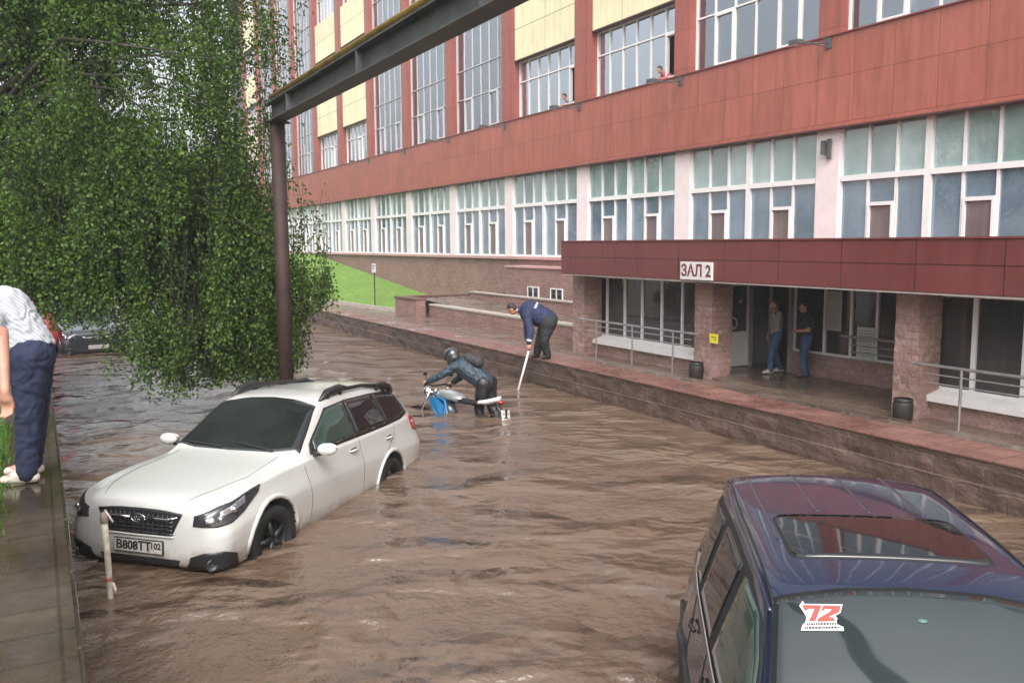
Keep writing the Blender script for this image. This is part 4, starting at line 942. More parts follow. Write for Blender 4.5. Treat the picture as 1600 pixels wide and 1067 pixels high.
def estate_car(name, label, loc, rot, paint, full=True, group=None, mats=None):
    t = empty(name, loc, 0, label, 'car', group); t.rotation_euler = rot
    WZ = .345; c = Car(WAG, nose=True, wheels=[(0, 1), (0, -1), (-2.745, 1), (-2.745, -1)] , arch_r=.40, arch_z=WZ)
    c.body(M[paint], t)
    DN = (0, 0, -1); P = lambda *a, **k: c.patch(*a, **k)
    # windscreen
    top = [(-1.30, .60, 1), (-1.375, .30, 1), (-1.40, 0, 1), (-1.375, -.30, 1), (-1.30, -.60, 1)]
    bot = [(-.67, .765, 1), (-.575, .45, 1), (-.545, 0, 1), (-.575, -.45, 1), (-.67, -.765, 1)]
    P(top, bot, DN, M['wglass'], 'windscreen', t, off=.006, nu=30, nv=18)
    for q in (0, 1):
        yy = .50 - .62 * q
        mb = MB(); a = c.hit((-.57, yy, 1), DN, .03); b = c.hit((-.62 - .04, yy - .52, 1), DN, .02); mb.tube([a, b], [.012, .006], 6); mb.build('wiper', M['black'], t)
    for s in (1, -1):
        D = (0, -s, 0); Y = s * .8
        # black surround, then the panes
        o = P([(-.86, Y, 1.13), (-1.40, Y, 1.455), (-1.9, Y, 1.497), (-2.6, Y, 1.497), (-3.2, Y, 1.467), (-3.44, Y, 1.40)], [(-.80, Y, 1.035), (-1.3, Y, 1.045), (-1.9, Y, 1.06), (-2.6, Y, 1.078), (-3.2, Y, 1.10), (-3.56, Y, 1.15)], D, M['black'], 'window_surround', t, off=.004, nu=40, nv=10)
        for nm, tp, bt in (('front_side_window', [(-.95, Y, 1.155), (-1.2, Y, 1.31), (-1.42, Y, 1.43), (-1.83, Y, 1.475)], [(-.93, Y, 1.065), (-1.2, Y, 1.067), (-1.5, Y, 1.073), (-1.86, Y, 1.083)]),
                           ('rear_side_window', [(-1.90, Y, 1.478), (-2.3, Y, 1.482), (-2.62, Y, 1.475)], [(-1.93, Y, 1.085), (-2.3, Y, 1.093), (-2.72, Y, 1.105)]),
                           ('rear_quarter_window', [(-2.70, Y, 1.472), (-3.1, Y, 1.45), (-3.38, Y, 1.39)], [(-2.79, Y, 1.108), (-3.1, Y, 1.12), (-3.47, Y, 1.17)])):
            P(tp, bt, D, M['sideglass' if nm[0] == 'f' else 'cglass'], nm, t, off=.010, nu=16, nv=8)
        # rails
        for rr in (1,):
            yy = s * .575
            base = [c.hit((x, yy, 1.4), DN, 0) for x in (-1.42, -1.6, -1.9, -2.1, -2.5, -2.9, -3.1, -3.3, -3.42)]
            hts = [.0, .055, .065, .045, .045, .05, .075, .06, .0]; rad = [.014, .048, .052, .026, .024, .028, .052, .046, .014]
            mb = MB(); mb.tube([b + Vector((0, 0, h)) for b, h in zip(base, hts)], rad, 12)
            for (i0, i1) in ((1, 3), (5, 8)):
                for i in range(i0, i1): mb.tube([base[i] + Vector((0, 0, -.01)), base[i] + Vector((0, 0, hts[i]))], .034, 8)
            mb.build('roof_rail', M['black'], t, True)
        # doors, handles
        for ln in ([(-.62, Y, .95), (-.70, Y, .6), (-.70, Y, .30)], [(-1.88, Y, 1.05), (-1.93, Y, .7), (-1.92, Y, .30)], [(-2.93, Y, 1.09), (-2.88, Y, .95), (-2.62, Y, .78), (-2.40, Y, .55), (-2.28, Y, .30)]):
            c.line(ln, D, .0035, M['black'], 'door_gap', t, off=-.001)
        for hx in (-1.72, -2.72):
            a = c.hit((hx + .10, Y, .93), D, .012); b = c.hit((hx - .10, Y, .94), D, .012); mid = c.hit((hx, Y, .935), D, .035)
            mb = MB(); mb.tube([a, a.lerp(mid, .7) , mid, b.lerp(mid, .7), b], [.010, .014, .015, .014, .010], 8); mb.build('door_handle', M[paint], t, True)
            P([(hx + .075, Y, .955), (hx - .075, Y, .965)], [(hx + .075, Y, .905), (hx - .075, Y, .915)], D, M['lampdark'], 'handle_recess', t, off=.002, nu=6, nv=3)
        # arch lips
        for wx in (0, -2.745):
            pts_ = [(wx + .425 * math.cos(a), Y, WZ + .425 * math.sin(a)) for a in np.linspace(-.35, math.pi + .35, 15)]
            pp = [c.hit(q, D, -.004) for q in pts_ if q[2] > .24]
            mb = MB(); mb.tube(pp, .026, 10); mb.build('arch_lip', M[paint], t, True)
        # mirror
        mb = MB(); mc = Vector((-.83, s * 1.0, 1.10)); mb.ell(mc, (.07, .112, .068), nu=18, nv=12); mb.v = [(min(p[0], 9) if p[0] > mc.x - .05 else mc.x - .05, p[1], p[2]) for p in mb.v]
        o = mb.build('door_mirror', M[paint], t, True)
        mb = MB(); mb.tube([(-.84, s * .84, 1.04), (-.84, s * .93, 1.06)], [.035, .03], 8); mb.build('mirror_foot', M['black'], o, True)
        mb = MB(); mb.ell(mc + Vector((-.052, 0, 0)), (.006, .10, .062), nu=16, nv=8); mb.build('mirror_glass', M['chrome'], o, True)
        # headlight
        DH = (-.60, -s * .80, 0)
        tp = [(.84, s * .48, .745), (.70, s * .66, .815), (.52, s * .78, .86), (.33, s * .845, .905), (.20, s * .87, .925)]
        bt = [(.88, s * .50, .655), (.78, s * .69, .645), (.66, s * .80, .665), (.48, s * .87, .735), (.26, s * .89, .86)]
        hl = P(tp, bt, DH, M['lampdark'], 'headlight', t, off=.006, nu=26, nv=12)
        tp2 = [(.70, s * .66, .775), (.55, s * .77, .825), (.42, s * .82, .865)]; bt2 = [(.74, s * .69, .725), (.62, s * .80, .755), (.46, s * .86, .81)]
        P(tp2, bt2, DH, M['lamp'], 'reflector', hl, off=.011, nu=12, nv=6)
        P([(.80, s * .56, .72), (.76, s * .62, .735)], [(.81, s * .58, .685), (.78, s * .66, .69)], DH, M['lamp'], 'reflector', hl, off=.011, nu=6, nv=4)
        for (lx_, ly, lz, lr) in ((.74, .70, .712, .030), (.62, .80, .775, .034)):
            q = c.hit((lx_, s * ly, lz), DH, .008); mb = MB(); mb.ell(q, (lr, lr, lr)); mb.build('bulb_lens', M['chrome'], hl, True)
        # fog lamp cladding
        tp = [(.9, s * .50, .37), (.86, s * .60, .42), (.75, s * .76, .43), (.62, s * .84, .38)]; bt = [(.9, s * .46, .24), (.86, s * .60, .24), (.76, s * .76, .24), (.58, s * .86, .24)]
        fc = P(tp, bt, DH, M['black'], 'bumper_cladding', t, off=.010, nu=18, nv=8)
        q = c.hit((.82, s * .66, .31), DH, .012); mb = MB(); mb.lathe(q, (.60, s * .80, 0), [(-.01, .052), (.010, .054), (.011, .045), (.004, .040), (.006, 0)], 22); mb.build('fog_lamp', M['lampdark'], fc, True)
        # tail lamp
        P([(-3.50, s * .8, 1.09), (-3.66, s * .78, 1.10), (-3.76, s * .73, 1.06)], [(-3.56, s * .86, .93), (-3.68, s * .83, .88), (-3.80, s * .76, .86)], (.45, -s * .9, 0), M['amberlens'], 'tail_lamp', t, off=.012, nu=12, nv=8)
        # sill cladding, hood line
        c.line([(-.50, s * .60, 1), (.1, s * .64, 1), (.55, s * .56, 1), (.84, s * .46, 1)], DN, .0035, M['black'], 'bonnet_gap', t, off=-.001)
        for wx in (0, -2.745): wheel(wx, s * .79, WZ, .33, t, sgn=s, rimm='black', steer=R(-8) if wx == 0 else 0)
    DF = (-1, 0, 0)
    g = P([(.9, .46, .755), (.95, .24, .775), (.95, 0, .78), (.95, -.24, .775), (.9, -.46, .755)], [(.9, .36, .555), (.95, .2, .535), (.95, 0, .53), (.95, -.2, .535), (.9, -.36, .555)], DF, M['black'], 'grille', t, off=.006, nu=30, nv=10)
    mb = MB()
    for z in (.57, .605, .64, .675, .71):
        mb.tube([c.hit((.95, y, z), DF, .010) for y in np.linspace(-.37, .37, 16)], .0055, 5)
    for y in np.linspace(-.36, .36, 15): mb.tube([c.hit((.95, y, z), DF, .009) for z in (.55, .65, .74)], .004, 5)
    mb.build('mesh_bars', M['lampdark'], g, True)
    for s in (1, -1):
        mb = MB(); mb.tube([c.hit((.95, s * y, .695 + .03 * (y > .3)), DF, .016) for y in (.09, .2, .3, .42)], [.012, .013, .011, .005], 8)
        mb.build('grille_wing', M['chrome'], g, True)
    e = c.hit((.95, 0, .69), DF, .018); mb = MB(); mb.tube([e + Vector((0, .075 * math.cos(a), .038 * math.sin(a))) for a in np.linspace(0, 2 * math.pi, 25)], .006, 6)
    for (dy, dz, q) in ((.03, .012, .010), (-.015, .012, .006), (-.035, .004, .006), (-.01, -.012, .006), (.01, -.016, .006), (-.03, -.014, .006)): mb.ell(e + Vector((0, dy, dz)), (.004, q, q * .8), nu=8, nv=6)
    mb.build('oval_emblem', M['chrome'], g, True)
    c.line([(.95, y, .535 + .01 * abs(y)) for y in (-.37, -.2, 0, .2, .37)], DF, .010, M[paint], 'grille_lip', t, off=.006)
    P([(.9, .44, .335), (.95, 0, .335), (.9, -.44, .335)], [(.9, .40, .265), (.95, 0, .26), (.9, -.40, .265)], DF, M['black'], 'lower_intake', t, off=.006, nu=20, nv=5)
    pz = .435; px_ = c.hit((.95, 0, pz), DF, .02).x
    mb = MB(); mb.box((px_ - .03, -.27, pz - .064), (px_, .27, pz + .064)); pl = mb.build('number_plate', M['lampdark'], t); bevel(pl, .006)
    mb = MB(); mb.box((px_, -.26, pz - .055), (px_ + .004, .26, pz + .055)); mb.build('plate_face', M['plate'], pl)
    if full:
        T = Matrix(((0, 0, 1, px_ + .006), (1, 0, 0, -.045), (0, 1, 0, pz), (0, 0, 0, 1)))
        text_mesh('lettering', 'В808ТТ', .112, M['ink'], pl, T, .0015, .003)
        T = Matrix(((0, 0, 1, px_ + .006), (1, 0, 0, .195), (0, 1, 0, pz + .012), (0, 0, 0, 1)))
        text_mesh('lettering', '102', .078, M['ink'], pl, T, .0015, .002)
        mb = MB(); mb.box((px_ + .004, .128, pz - .05), (px_ + .0055, .132, pz + .05)); mb.build('plate_divider', M['ink'], pl)
    # rear window and plate hollow
    P([(-3.56, .48, 1.38), (-3.6, 0, 1.42), (-3.56, -.48, 1.38)], [(-3.72, .56, 1.10), (-3.8, 0, 1.10), (-3.72, -.56, 1.10)], (1, 0, -.2), M['cglass'], 'rear_window', t, off=.006, nu=16, nv=8)
    return t, c
car1, _c = estate_car('estate_car', 'white estate car with black roof rails standing wheel deep in brown flood water', CAR_LOC, CAR_ROT, 'pearl')
estate_car('estate_car', 'dark car with pale plate half hidden under the far birch branches', (1.30, 27.2, -.25), (0, 0, R(-84)), 'darkpaint', full=False)
estate_car('estate_car', 'red car parked behind the bending person, at the far left', (-.70, 30.6, -.15), (0, 0, R(95)), 'redpaint', full=False)

# ---------------------------------------------------------------- the blue off-roader in the foreground
SUV = [(1.98, .55, .50, .70, .62, .82, .60, .90, .50, .92), (1.95, .42, .70, .70, .78, .90, .74, .98, .62, 1.00), (1.85, .36, .80, .74, .85, .98, .80, 1.04, .68, 1.07), (1.55, .34, .84, .78, .89, 1.05, .82, 1.09, .70, 1.12), (1.1, .34, .85, .80, .925, 1.09, .83, 1.14, .71, 1.17), (.76, .34, .85, .80, .925, 1.11, .86, 1.18, .71, 1.215),
       (.62, .34, .85, .80, .925, 1.12, .86, 1.285, .70, 1.33), (.30, .34, .85, .80, .925, 1.13, .86, 1.53, .66, 1.575), (.06, .34, .85, .80, .925, 1.13, .86, 1.685, .632, 1.735), (-.02, .34, .85, .80, .925, 1.13, .86, 1.715, .628, 1.768), (-.25, .34, .85, .80, .925, 1.135, .86, 1.75, .635, 1.79), (-.8, .34, .85, .80, .925, 1.14, .86, 1.76, .64, 1.80),
       (-1.5, .34, .85, .80, .925, 1.15, .855, 1.755, .64, 1.795), (-1.82, .34, .85, .80, .89, 1.15, .82, 1.73, .62, 1.785), (-1.97, .35, .84, .80, .885, 1.15, .81, 1.69, .60, 1.74), (-2.1, .36, .83, .80, .87, 1.14, .80, 1.45, .66, 1.50), (-2.2, .40, .80, .80, .85, 1.12, .77, 1.20, .70, 1.23), (-2.24, .5, .74, .78, .80, 1.0, .72, 1.08, .62, 1.10)]
def offroader(loc, rot):
    t = empty('offroad_car', loc, 0, 'dark blue off-road car with a red number sticker on its windscreen, nearest the camera', 'car'); t.rotation_euler = rot
    WZ = .36; c = Car(SUV, wheels=[(1.25, 1), (1.25, -1), (-1.35, 1), (-1.35, -1)], arch_r=.42, arch_z=WZ); c.body(M['navy'], t)
    DN = (0, 0, -1)
    c.patch([(.045, .612, 1), (.015, .3, 1), (.005, 0, 1), (.015, -.3, 1), (.045, -.612, 1)], [(.70, .72, 1), (.80, .40, 1), (.83, 0, 1), (.80, -.40, 1), (.70, -.72, 1)], DN, M['rubber'], 'windscreen_seal', t, off=.004, nu=30, nv=18)
    ws = c.patch([(.068, .600, 1), (.038, .3, 1), (.03, 0, 1), (.038, -.3, 1), (.068, -.600, 1)], [(.685, .70, 1), (.78, .40, 1), (.81, 0, 1), (.78, -.40, 1), (.685, -.70, 1)], DN, M['sglass'], 'windscreen', t, off=.009, nu=36, nv=24)
    # sunroof and the pressed ribs behind it
    def rr(x0, x1, y, r):      # rounded outline as a top and a bottom curve
        k = [(0, 1), (.293, .293), (1, 0)]
        tp = [(x0 - r * a, -y + r * b, 1) for b, a in ((0, 1), (.293, .293), (1, 0))] + [(x0 - r * a, y - r * b, 1) for b, a in ((1, 0), (.293, .293), (0, 1))]
        bt = [(x1 + r * a, -y + r * b, 1) for b, a in ((0, 1), (.293, .293), (1, 0))] + [(x1 + r * a, y - r * b, 1) for b, a in ((1, 0), (.293, .293), (0, 1))]
        return tp, bt
    tp, bt = rr(-.27, -.93, .48, .07); fr_ = c.patch(tp, bt, DN, M['rubber'], 'sunroof_seal', t, off=.004, nu=40, nv=14)
    tp, bt = rr(-.285, -.915, .465, .06); c.patch(tp, bt, DN, M['cglass'], 'sunroof', t, off=.009, nu=40, nv=14)
    for yy in (-.50, -.21, .07, .36):
        c.line([(-.99 + (.5 if abs(yy) > .48 else 0), yy, 1.75), (-1.4, yy, 1.75), (-1.92, yy * .97, 1.75)], DN, .009, M['navy'], 'roof_rib', t, off=-.001, n=30)
    for s in (1, -1):
        D = (0, -s, 0); Y = s * .8
        c.line([(.10, s * .634, 1.70), (-.25, s * .645, 1.7), (-1.0, s * .65, 1.7), (-1.9, s * .63, 1.7)], DN, .013, M['navy'], 'drip_gutter', t, off=.002, n=40)
        c.line([(.08, s * .618, 1.70), (-.25, s * .625, 1.7), (-1.0, s * .63, 1.7), (-1.9, s * .61, 1.7)], DN, .006, M['rubber'], 'gutter_seam', t, off=.002, n=40)
        c.patch([(.50, Y, 1.27), (.26, Y, 1.49), (.09, Y, 1.60), (-.3, Y, 1.675), (-1.0, Y, 1.685), (-1.7, Y, 1.665), (-1.90, Y, 1.60)], [(.60, Y, 1.155), (.3, Y, 1.16), (.0, Y, 1.165), (-.4, Y, 1.17), (-1.0, Y, 1.18), (-1.6, Y, 1.19), (-1.98, Y, 1.23)], D, M['rubber'], 'window_surround', t, off=.005, nu=44, nv=12)
        for nm, mt, tp, bt in (('front_side_window', 'sideglass', [(.44, Y, 1.285), (.22, Y, 1.49), (.03, Y, 1.605), (-.35, Y, 1.645)], [(.50, Y, 1.20), (.2, Y, 1.20), (-.1, Y, 1.20), (-.42, Y, 1.20)]),
                               ('rear_side_window', 'cglass', [(-.50, Y, 1.648), (-.8, Y, 1.652), (-1.12, Y, 1.648)], [(-.56, Y, 1.205), (-.8, Y, 1.21), (-1.15, Y, 1.215)]),
                               ('rear_quarter_window', 'cglass', [(-1.26, Y, 1.645), (-1.5, Y, 1.635), (-1.82, Y, 1.585)], [(-1.27, Y, 1.22), (-1.6, Y, 1.235), (-1.90, Y, 1.26)])):
            c.patch(tp, bt, D, M[mt], nm, t, off=.013, nu=18, nv=10)
        for ln in ([(.60, Y, 1.08), (.62, Y, .7), (.58, Y, .45)], [(-.49, Y, 1.68), (-.50, Y, 1.1), (-.50, Y, .45)], [(-1.22, Y, 1.68), (-1.24, Y, 1.15), (-1.12, Y, .8), (-.95, Y, .5)]): c.line(ln, D, .0045, M['rubber'], 'door_gap', t, off=0)
        c.line([(1.5, Y, .80), (.6, Y, .80), (-.4, Y, .80), (-1.0, Y, .80), (-2.0, Y, .80)], D, .022, M['black'], 'rubbing_strip', t, off=.004)
        c.line([(.5, Y, 1.155), (-.4, Y, 1.165), (-1.2, Y, 1.18), (-1.9, Y, 1.22)], D, .008, M['chrome'], 'window_trim', t, off=.010)
        for hx in (-.32, -1.04):
            a = c.hit((hx + .08, Y, 1.06), D, .015); b = c.hit((hx - .08, Y, 1.06), D, .015); mb = MB(); mb.tube([a, a.lerp(b, .5) + Vector((0, s * .02, 0)), b], .013, 8); mb.build('door_handle', M['black'], t, True)
        for wx in (1.25, -1.35):
            pp = [c.hit((wx + .45 * math.cos(a), Y, WZ + .45 * math.sin(a)), D, 0) for a in np.linspace(.0, math.pi, 17)]
            mb = MB(); mb.tube(pp, .038, 10); mb.build('arch_lip', M['black'], t, True)
            wheel(wx, s * .78, WZ, .355, t, sgn=s)
        mb = MB(); mc = Vector((.40, s * 1.01, 1.20)); mb.ell(mc, (.07, .115, .085)); o = mb.build('door_mirror', M['navy'], t, True)
        mb = MB(); mb.tube([(.42, s * .83, 1.15), (.41, s * .93, 1.17)], .028, 8); mb.build('mirror_foot', M['black'], o, True)
        c.patch([(1.9, s * .52, .95), (1.85, s * .74, .95)], [(1.95, s * .52, .80), (1.9, s * .76, .80)], (-1, -s * .3, 0), M['lamp'], 'headlight', t, off=.01, nu=10, nv=6)
    c.patch([(1.95, .46, .94), (1.95, -.46, .94)], [(1.95, .46, .80), (1.95, -.46, .80)], (-1, 0, 0), M['black'], 'grille', t, off=.01, nu=12, nv=5)
    c.patch([(-2.02, .52, 1.62), (-2.06, 0, 1.65), (-2.02, -.52, 1.62)], [(-2.18, .60, 1.22), (-2.2, 0, 1.22), (-2.18, -.60, 1.22)], (1, 0, -.1), M['cglass'], 'rear_window', t, off=.007, nu=14, nv=6)
    # rear view mirror patch and the number sticker on the glass
    def on_glass(u, v, off=.012): return c.hit((u, v, 1.5), DN, off)
    q = on_glass(.16, .0, .004); mb = MB(); mb.ell(q, (.018, .022, .008)); mb.build('mirror_mount', plain('clear_mount', (.10, .20, .19), .2), ws, True)
    # sticker frame: v runs from -.585 (its right side) ; u grows downwards over the glass
    ox, oy = .150, -.425
    def stick(name, polys, m, off):
        mb = MB()
        for pl in polys:
            # pl: outline in sticker units, x right / y up for a reader in front
            n = len(pl); vs = [on_glass(ox - y * .78, oy + x, off) for x, y in pl]; k = len(mb.v)
            from mathutils.geometry import tessellate_polygon
            tri = tessellate_polygon([[Vector((x, y, 0)) for x, y in pl]])
            mb.add(vs, [tuple(q) for q in tri])
        return mb.build(name, m, None, False)
    white = [(-.085, .055), (-.066, .085), (-.062, .066), (.102, .058), (.085, .01), (.062, -.004), (.068, -.020), (.060, -.035), (.070, -.055), (.085, -.062), (.085, -.082), (-.095, -.078), (-.085, -.050), (-.070, -.035), (-.062, -.010), (-.072, .02)]
    wt = empty('number_sticker', (0, 0, 0)); wt.parent = t; bpy.data.objects.remove(wt)
    sk = stick('number_sticker', [white], M['signwhite'], .0125); sk.parent = ws
    rd = plain('brick_red_ink', (.34, .075, .06), .5)
    seven = [(-.072, .052), (-.064, .058), (.012, .053), (.004, .036), (-.028, -.033), (-.056, -.033), (-.022, .034), (-.050, .036), (-.056, .026), (-.064, .026)]
    two = [(.018, .053), (.092, .048), (.080, .012), (.030, -.012), (.050, -.014), (.056, -.034), (-.020, -.036), (-.014, -.018), (.044, .018), (.050, .030), (.022, .032), (.016, .022), (.006, .022)]
    o = stick('red_number', [seven, two], rd, .0145); o.parent = sk
    random.seed(4); tx = []
    for row in (-.047, -.066):
        x = -.078 + (0 if row < -.05 else .012)
        while x < .068:
            wd = random.uniform(.005, .010); tx.append([(x, row - .005), (x + wd, row - .006), (x + wd, row + .005), (x, row + .006)]); x += wd + .0035
    o = stick('small_lettering', tx, M['ink'], .0142); o.parent = sk
    return t
offroader(SUV_LOC, SUV_ROT)

# ================================================================ people
def V3(*a): return Vector(a)
def rot_to(face, upv=(0, 0, 1)):
    f = Vector(face).normalized(); u = Vector(upv); l = u.cross(f).normalized(); u = f.cross(l)
    return Matrix(((f.x, l.x, u.x), (f.y, l.y, u.y), (f.z, l.z, u.z)))       # local x forward, y left, z up
def hand_prims(wr, d, palm, curl=.5, side=1, k=1.0):
    """palm with four bent fingers of unequal length and a thumb from its side"""
    d = Vector(d).normalized(); pn = Vector(palm); pn = (pn - d * pn.dot(d)).normalized(); s = d.cross(pn) * side
    P = [('c', wr, .026 * k, wr + d * .045 * k, .030 * k)]
    for i, (off, ln) in enumerate(((-.030, .070), (-.010, .080), (.010, .075), (.029, .058))):
        a = wr + d * .045 * k + s * off * .8 * k; b = wr + d * .088 * k + s * off * k
        P.append(('c', a, .015 * k, b, .0115 * k))
        d1 = (d * math.cos(curl * .7) + pn * math.sin(curl * .7)); c = b + d1 * ln * .5 * k
        d2 = (d * math.cos(curl * 1.9) + pn * math.sin(curl * 1.9)); e = c + d2 * ln * .5 * k
        P += [('c', b, .0105 * k, c, .0095 * k), ('c', c, .0095 * k, e, .008 * k)]
    tb = wr + d * .02 * k - s * .028 * k; t1 = tb + (d * .7 - s * .6 + pn * .3).normalized() * .04 * k; t2 = t1 + (d * .8 - s * .1 + pn * .5).normalized() * .032 * k
    P += [('c', tb, .014 * k, t1, .012 * k), ('c', t1, .012 * k, t2, .0095 * k)]
    return P
def head_prims(c, face, up=(0, 0, 1), k=1.0):
    r = rot_to(face, up); c = Vector(c); L = lambda x, y, z: c + r @ (Vector((x, y, z)) * k)
    return [('e', L(-.008, 0, .03), (.098 * k, .078 * k, .088 * k), r), ('e', L(.012, 0, -.035), (.075 * k, .062 * k, .075 * k), r), ('e', L(.055, 0, -.075), (.030 * k, .034 * k, .026 * k), r),
            ('c', L(.082, 0, .015), .010 * k, L(.104, 0, -.020), .014 * k), ('e', L(.0, .078, -.01), (.018 * k, .010 * k, .030 * k), r), ('e', L(.0, -.078, -.01), (.018 * k, .010 * k, .030 * k), r),
            ('c', L(.082, .03, .030), .009 * k, L(.084, -.03, .030), .009 * k), ('c', L(.080, .018, -.052), .009 * k, L(.080, -.018, -.052), .009 * k)], r
def wb(mb, name, m, t, smooth=True):
    o = mb.build(name, m, t, smooth); o.location = -Vector(t.location) if t.type == 'EMPTY' else (0, 0, 0); return o
def figure(t, J, skin, top, legs, shoe, hairm=None, hair_long=False, sleeves='long', face=(1, 0, 0), hup=(0, 0, 1), topk=1.0, legk=1.0, vox=.014, curl=(.6, .6), palm=((0, 0, -1), (0, 0, -1)), helmet=False, fat=1.0, head=True):
    g = lambda k: Vector(J[k])
    P = []
    if head: hp, hr = head_prims(g('head'), face, hup); P += hp; P.append(('c', g('neck'), .062, g('head') + hr @ V3(-.02, 0, -.05), .055))
    P.append(('c', g('pelvis'), .12 * fat, g('chest'), .13 * fat))
    for i, s in enumerate('LR'):
        P += [('c', g('sh' + s), .055, g('el' + s), .040), ('c', g('el' + s), .040, g('wr' + s), .027)]
        P += [('c', g('chest').lerp(g('sh' + s), .3), .09, g('sh' + s), .055)]
        if 'h' + s in J: P += hand_prims(g('wr' + s), g('h' + s) - g('wr' + s), palm[i], curl[i], 1 if s == 'L' else -1)
        P += [('c', g('hip' + s), .085 * fat, g('kn' + s), .055), ('c', g('kn' + s), .055, g('an' + s), .038)]
        P += [('c', g('an' + s), .040, g('toe' + s), .03)]
    body = blob('body', P, skin, t, voxel=min(vox, .011), smooth=3)
    # top
    Q = [('c', g('pelvis').lerp(g('chest'), .05), .135 * fat * topk, g('pelvis').lerp(g('chest'), .5), .140 * fat * topk), ('c', g('pelvis').lerp(g('chest'), .5), .140 * fat * topk, g('chest'), .150 * fat * topk),
         ('c', g('chest'), .13 * topk, g('neck'), .075)]
    ax = (g('shL') - g('shR')).normalized()
    for sg in (1, -1): Q.append(('c', g('pelvis').lerp(g('chest'), .12) + ax * .05 * sg, .115 * fat * topk, g('chest') + ax * .06 * sg, .125 * fat * topk))
    for s in 'LR':
        Q += [('c', g('chest').lerp(g('sh' + s), .35), .105 * topk, g('sh' + s), .078 * topk)]
        if sleeves == 'long': Q += [('c', g('sh' + s), .076 * topk, g('el' + s), .058 * topk), ('c', g('el' + s), .058 * topk, g('wr' + s).lerp(g('el' + s), .08), .042 * topk)]
        else: Q += [('c', g('sh' + s), .076 * topk, g('sh' + s).lerp(g('el' + s), .62), .066 * topk)]
    top_o = blob('jacket' if sleeves == 'long' else 'shirt', Q, top, t, voxel=vox, smooth=4, fold=.011)
    Q = [('c', g('hipL'), .118 * fat * legk, g('hipR'), .118 * fat * legk), ('c', g('pelvis'), .130 * fat * legk, g('pelvis').lerp(g('chest'), .12), .128 * fat * legk)]
    for s in 'LR':
        Q += [('c', g('hip' + s), .110 * fat * legk, g('kn' + s), .074 * legk), ('c', g('kn' + s), .074 * legk, g('an' + s), .060 * legk)]
    leg_o = blob('trousers', Q, legs, t, voxel=vox, smooth=4, fold=.009)
    for s in 'LR':
        a, b = g('an' + s), g('toe' + s); h = b - a; h.z = 0; h = h.normalized() if h.length > 1e-4 else V3(1, 0, 0)
        z = min(a.z, b.z) - .035
        Q = [('c', V3(a.x, a.y, z + .04) - h * .045, .040, V3(b.x, b.y, z + .035), .034), ('c', V3(a.x, a.y, z + .07), .045, V3(a.x, a.y, z + .055) + h * .08, .038)]
        blob('shoe', Q, shoe, t, voxel=.010, smooth=2)
    if hairm and not helmet and head:
        c = g('head'); L = lambda x, y, z: c + hr @ V3(x, y, z)
        Q = [('e', L(-.022, 0, .048), (.098, .086, .086), hr), ('e', L(-.045, 0, .0), (.070, .082, .08), hr)]
        if hair_long: Q += [('c', L(-.06, 0, -.02), .07, L(-.08, 0, -.16), .06), ('c', L(-.07, 0, -.16), .06, L(-.06, .02, -.27), .03)]
        blob('hair', Q, hairm, t, voxel=.010, smooth=3)
    return body, top_o, leg_o

def pt(px, py, d):      # offline-measured helper: picture position and distance along the view -> place in the street
    return Vector((0, 0, 2.95)) + (_fw + _rt * ((px - 800) / 1350) - _up * ((py - 533.5) / 1350)) * d

# ---- man in a navy work jacket bending over the kerb with a pole
t = empty('person', (9.05, 15.34, .55), 0, 'person in a navy work jacket bending over the kerb with a white pole', 'person')
d = 17.9
J = dict(pelvis=pt(856, 500, d), chest=pt(829, 487, d), neck=pt(812, 484, d), head=pt(800, 483, d - .02), shL=pt(823, 494, d - .22), shR=pt(823, 485, d + .16), elL=pt(829, 520, d - .34), elR=pt(824, 516, d + .0),
         wrL=pt(826, 537, d - .40), wrR=pt(824, 532, d - .14), hipL=pt(856, 505, d - .11), hipR=pt(856, 503, d + .10), knL=pt(850, 532, d - .13), knR=pt(844, 530, d + .10), anL=V3(9.18, 15.22, .65), anR=V3(9.10, 15.52, .65), toeL=V3(9.08, 15.24, .60), toeR=V3(8.98, 15.50, .60))
J['hL'] = J['wrL'] + V3(-.02, -.02, -.1); J['hR'] = J['wrR'] + V3(-.02, -.03, -.1)
body, jk, tr_ = figure(t, J, M['skin'], M['workblue'], M['workdark'], M['black'], M['hair'], face=-_rt * .8 - Vector((0, 0, .75)), hup=-_rt * .5 + Vector((0, 0, .8)), topk=1.26, legk=1.28, fat=1.25, vox=.018, curl=(1.1, 1.1))
mb = MB()   # reflective band round the chest and the cuff
a = J['chest'].lerp(J['pelvis'], .12); ax = (J['chest'] - J['pelvis']).normalized(); b1 = _fw.cross(ax).normalized(); b2 = ax.cross(b1)
mb.lathe(a, ax, [(-.022, .236), (.022, .238)], 28); wb(mb, 'reflective_band', plain('reflective_tape', (.50, .52, .58), .35), t)
mb = MB(); mb.lathe(J['wrL'].lerp(J['elL'], .25), (J['wrL'] - J['elL']), [(-.02, .066), (.02, .060)], 20); wb(mb, 'reflective_cuff', plain('reflective_tape', (.50, .52, .58), .35), t)
hp_ = J['wrL'].lerp(J['hL'], .9)
st0 = pt(827, 545, d - .36); st1 = Vector((8.38, 15.20, -.30))
p = empty('pole', st1, 0, 'long white pole held down into the water by the person on the kerb', 'pole'); mb = MB(); mb.tube([st1, st0 + (st0 - st1).normalized() * .05], .021, 10); wb(mb, 'shaft', M['stickwhite'], p)
mb = MB(); mb.tube([st0 - (st0 - st1).normalized() * .04, st0 + (st0 - st1).normalized() * .09], .026, 10); wb(mb, 'grip', plain('pink_tape', (.55, .25, .22), .6), p)

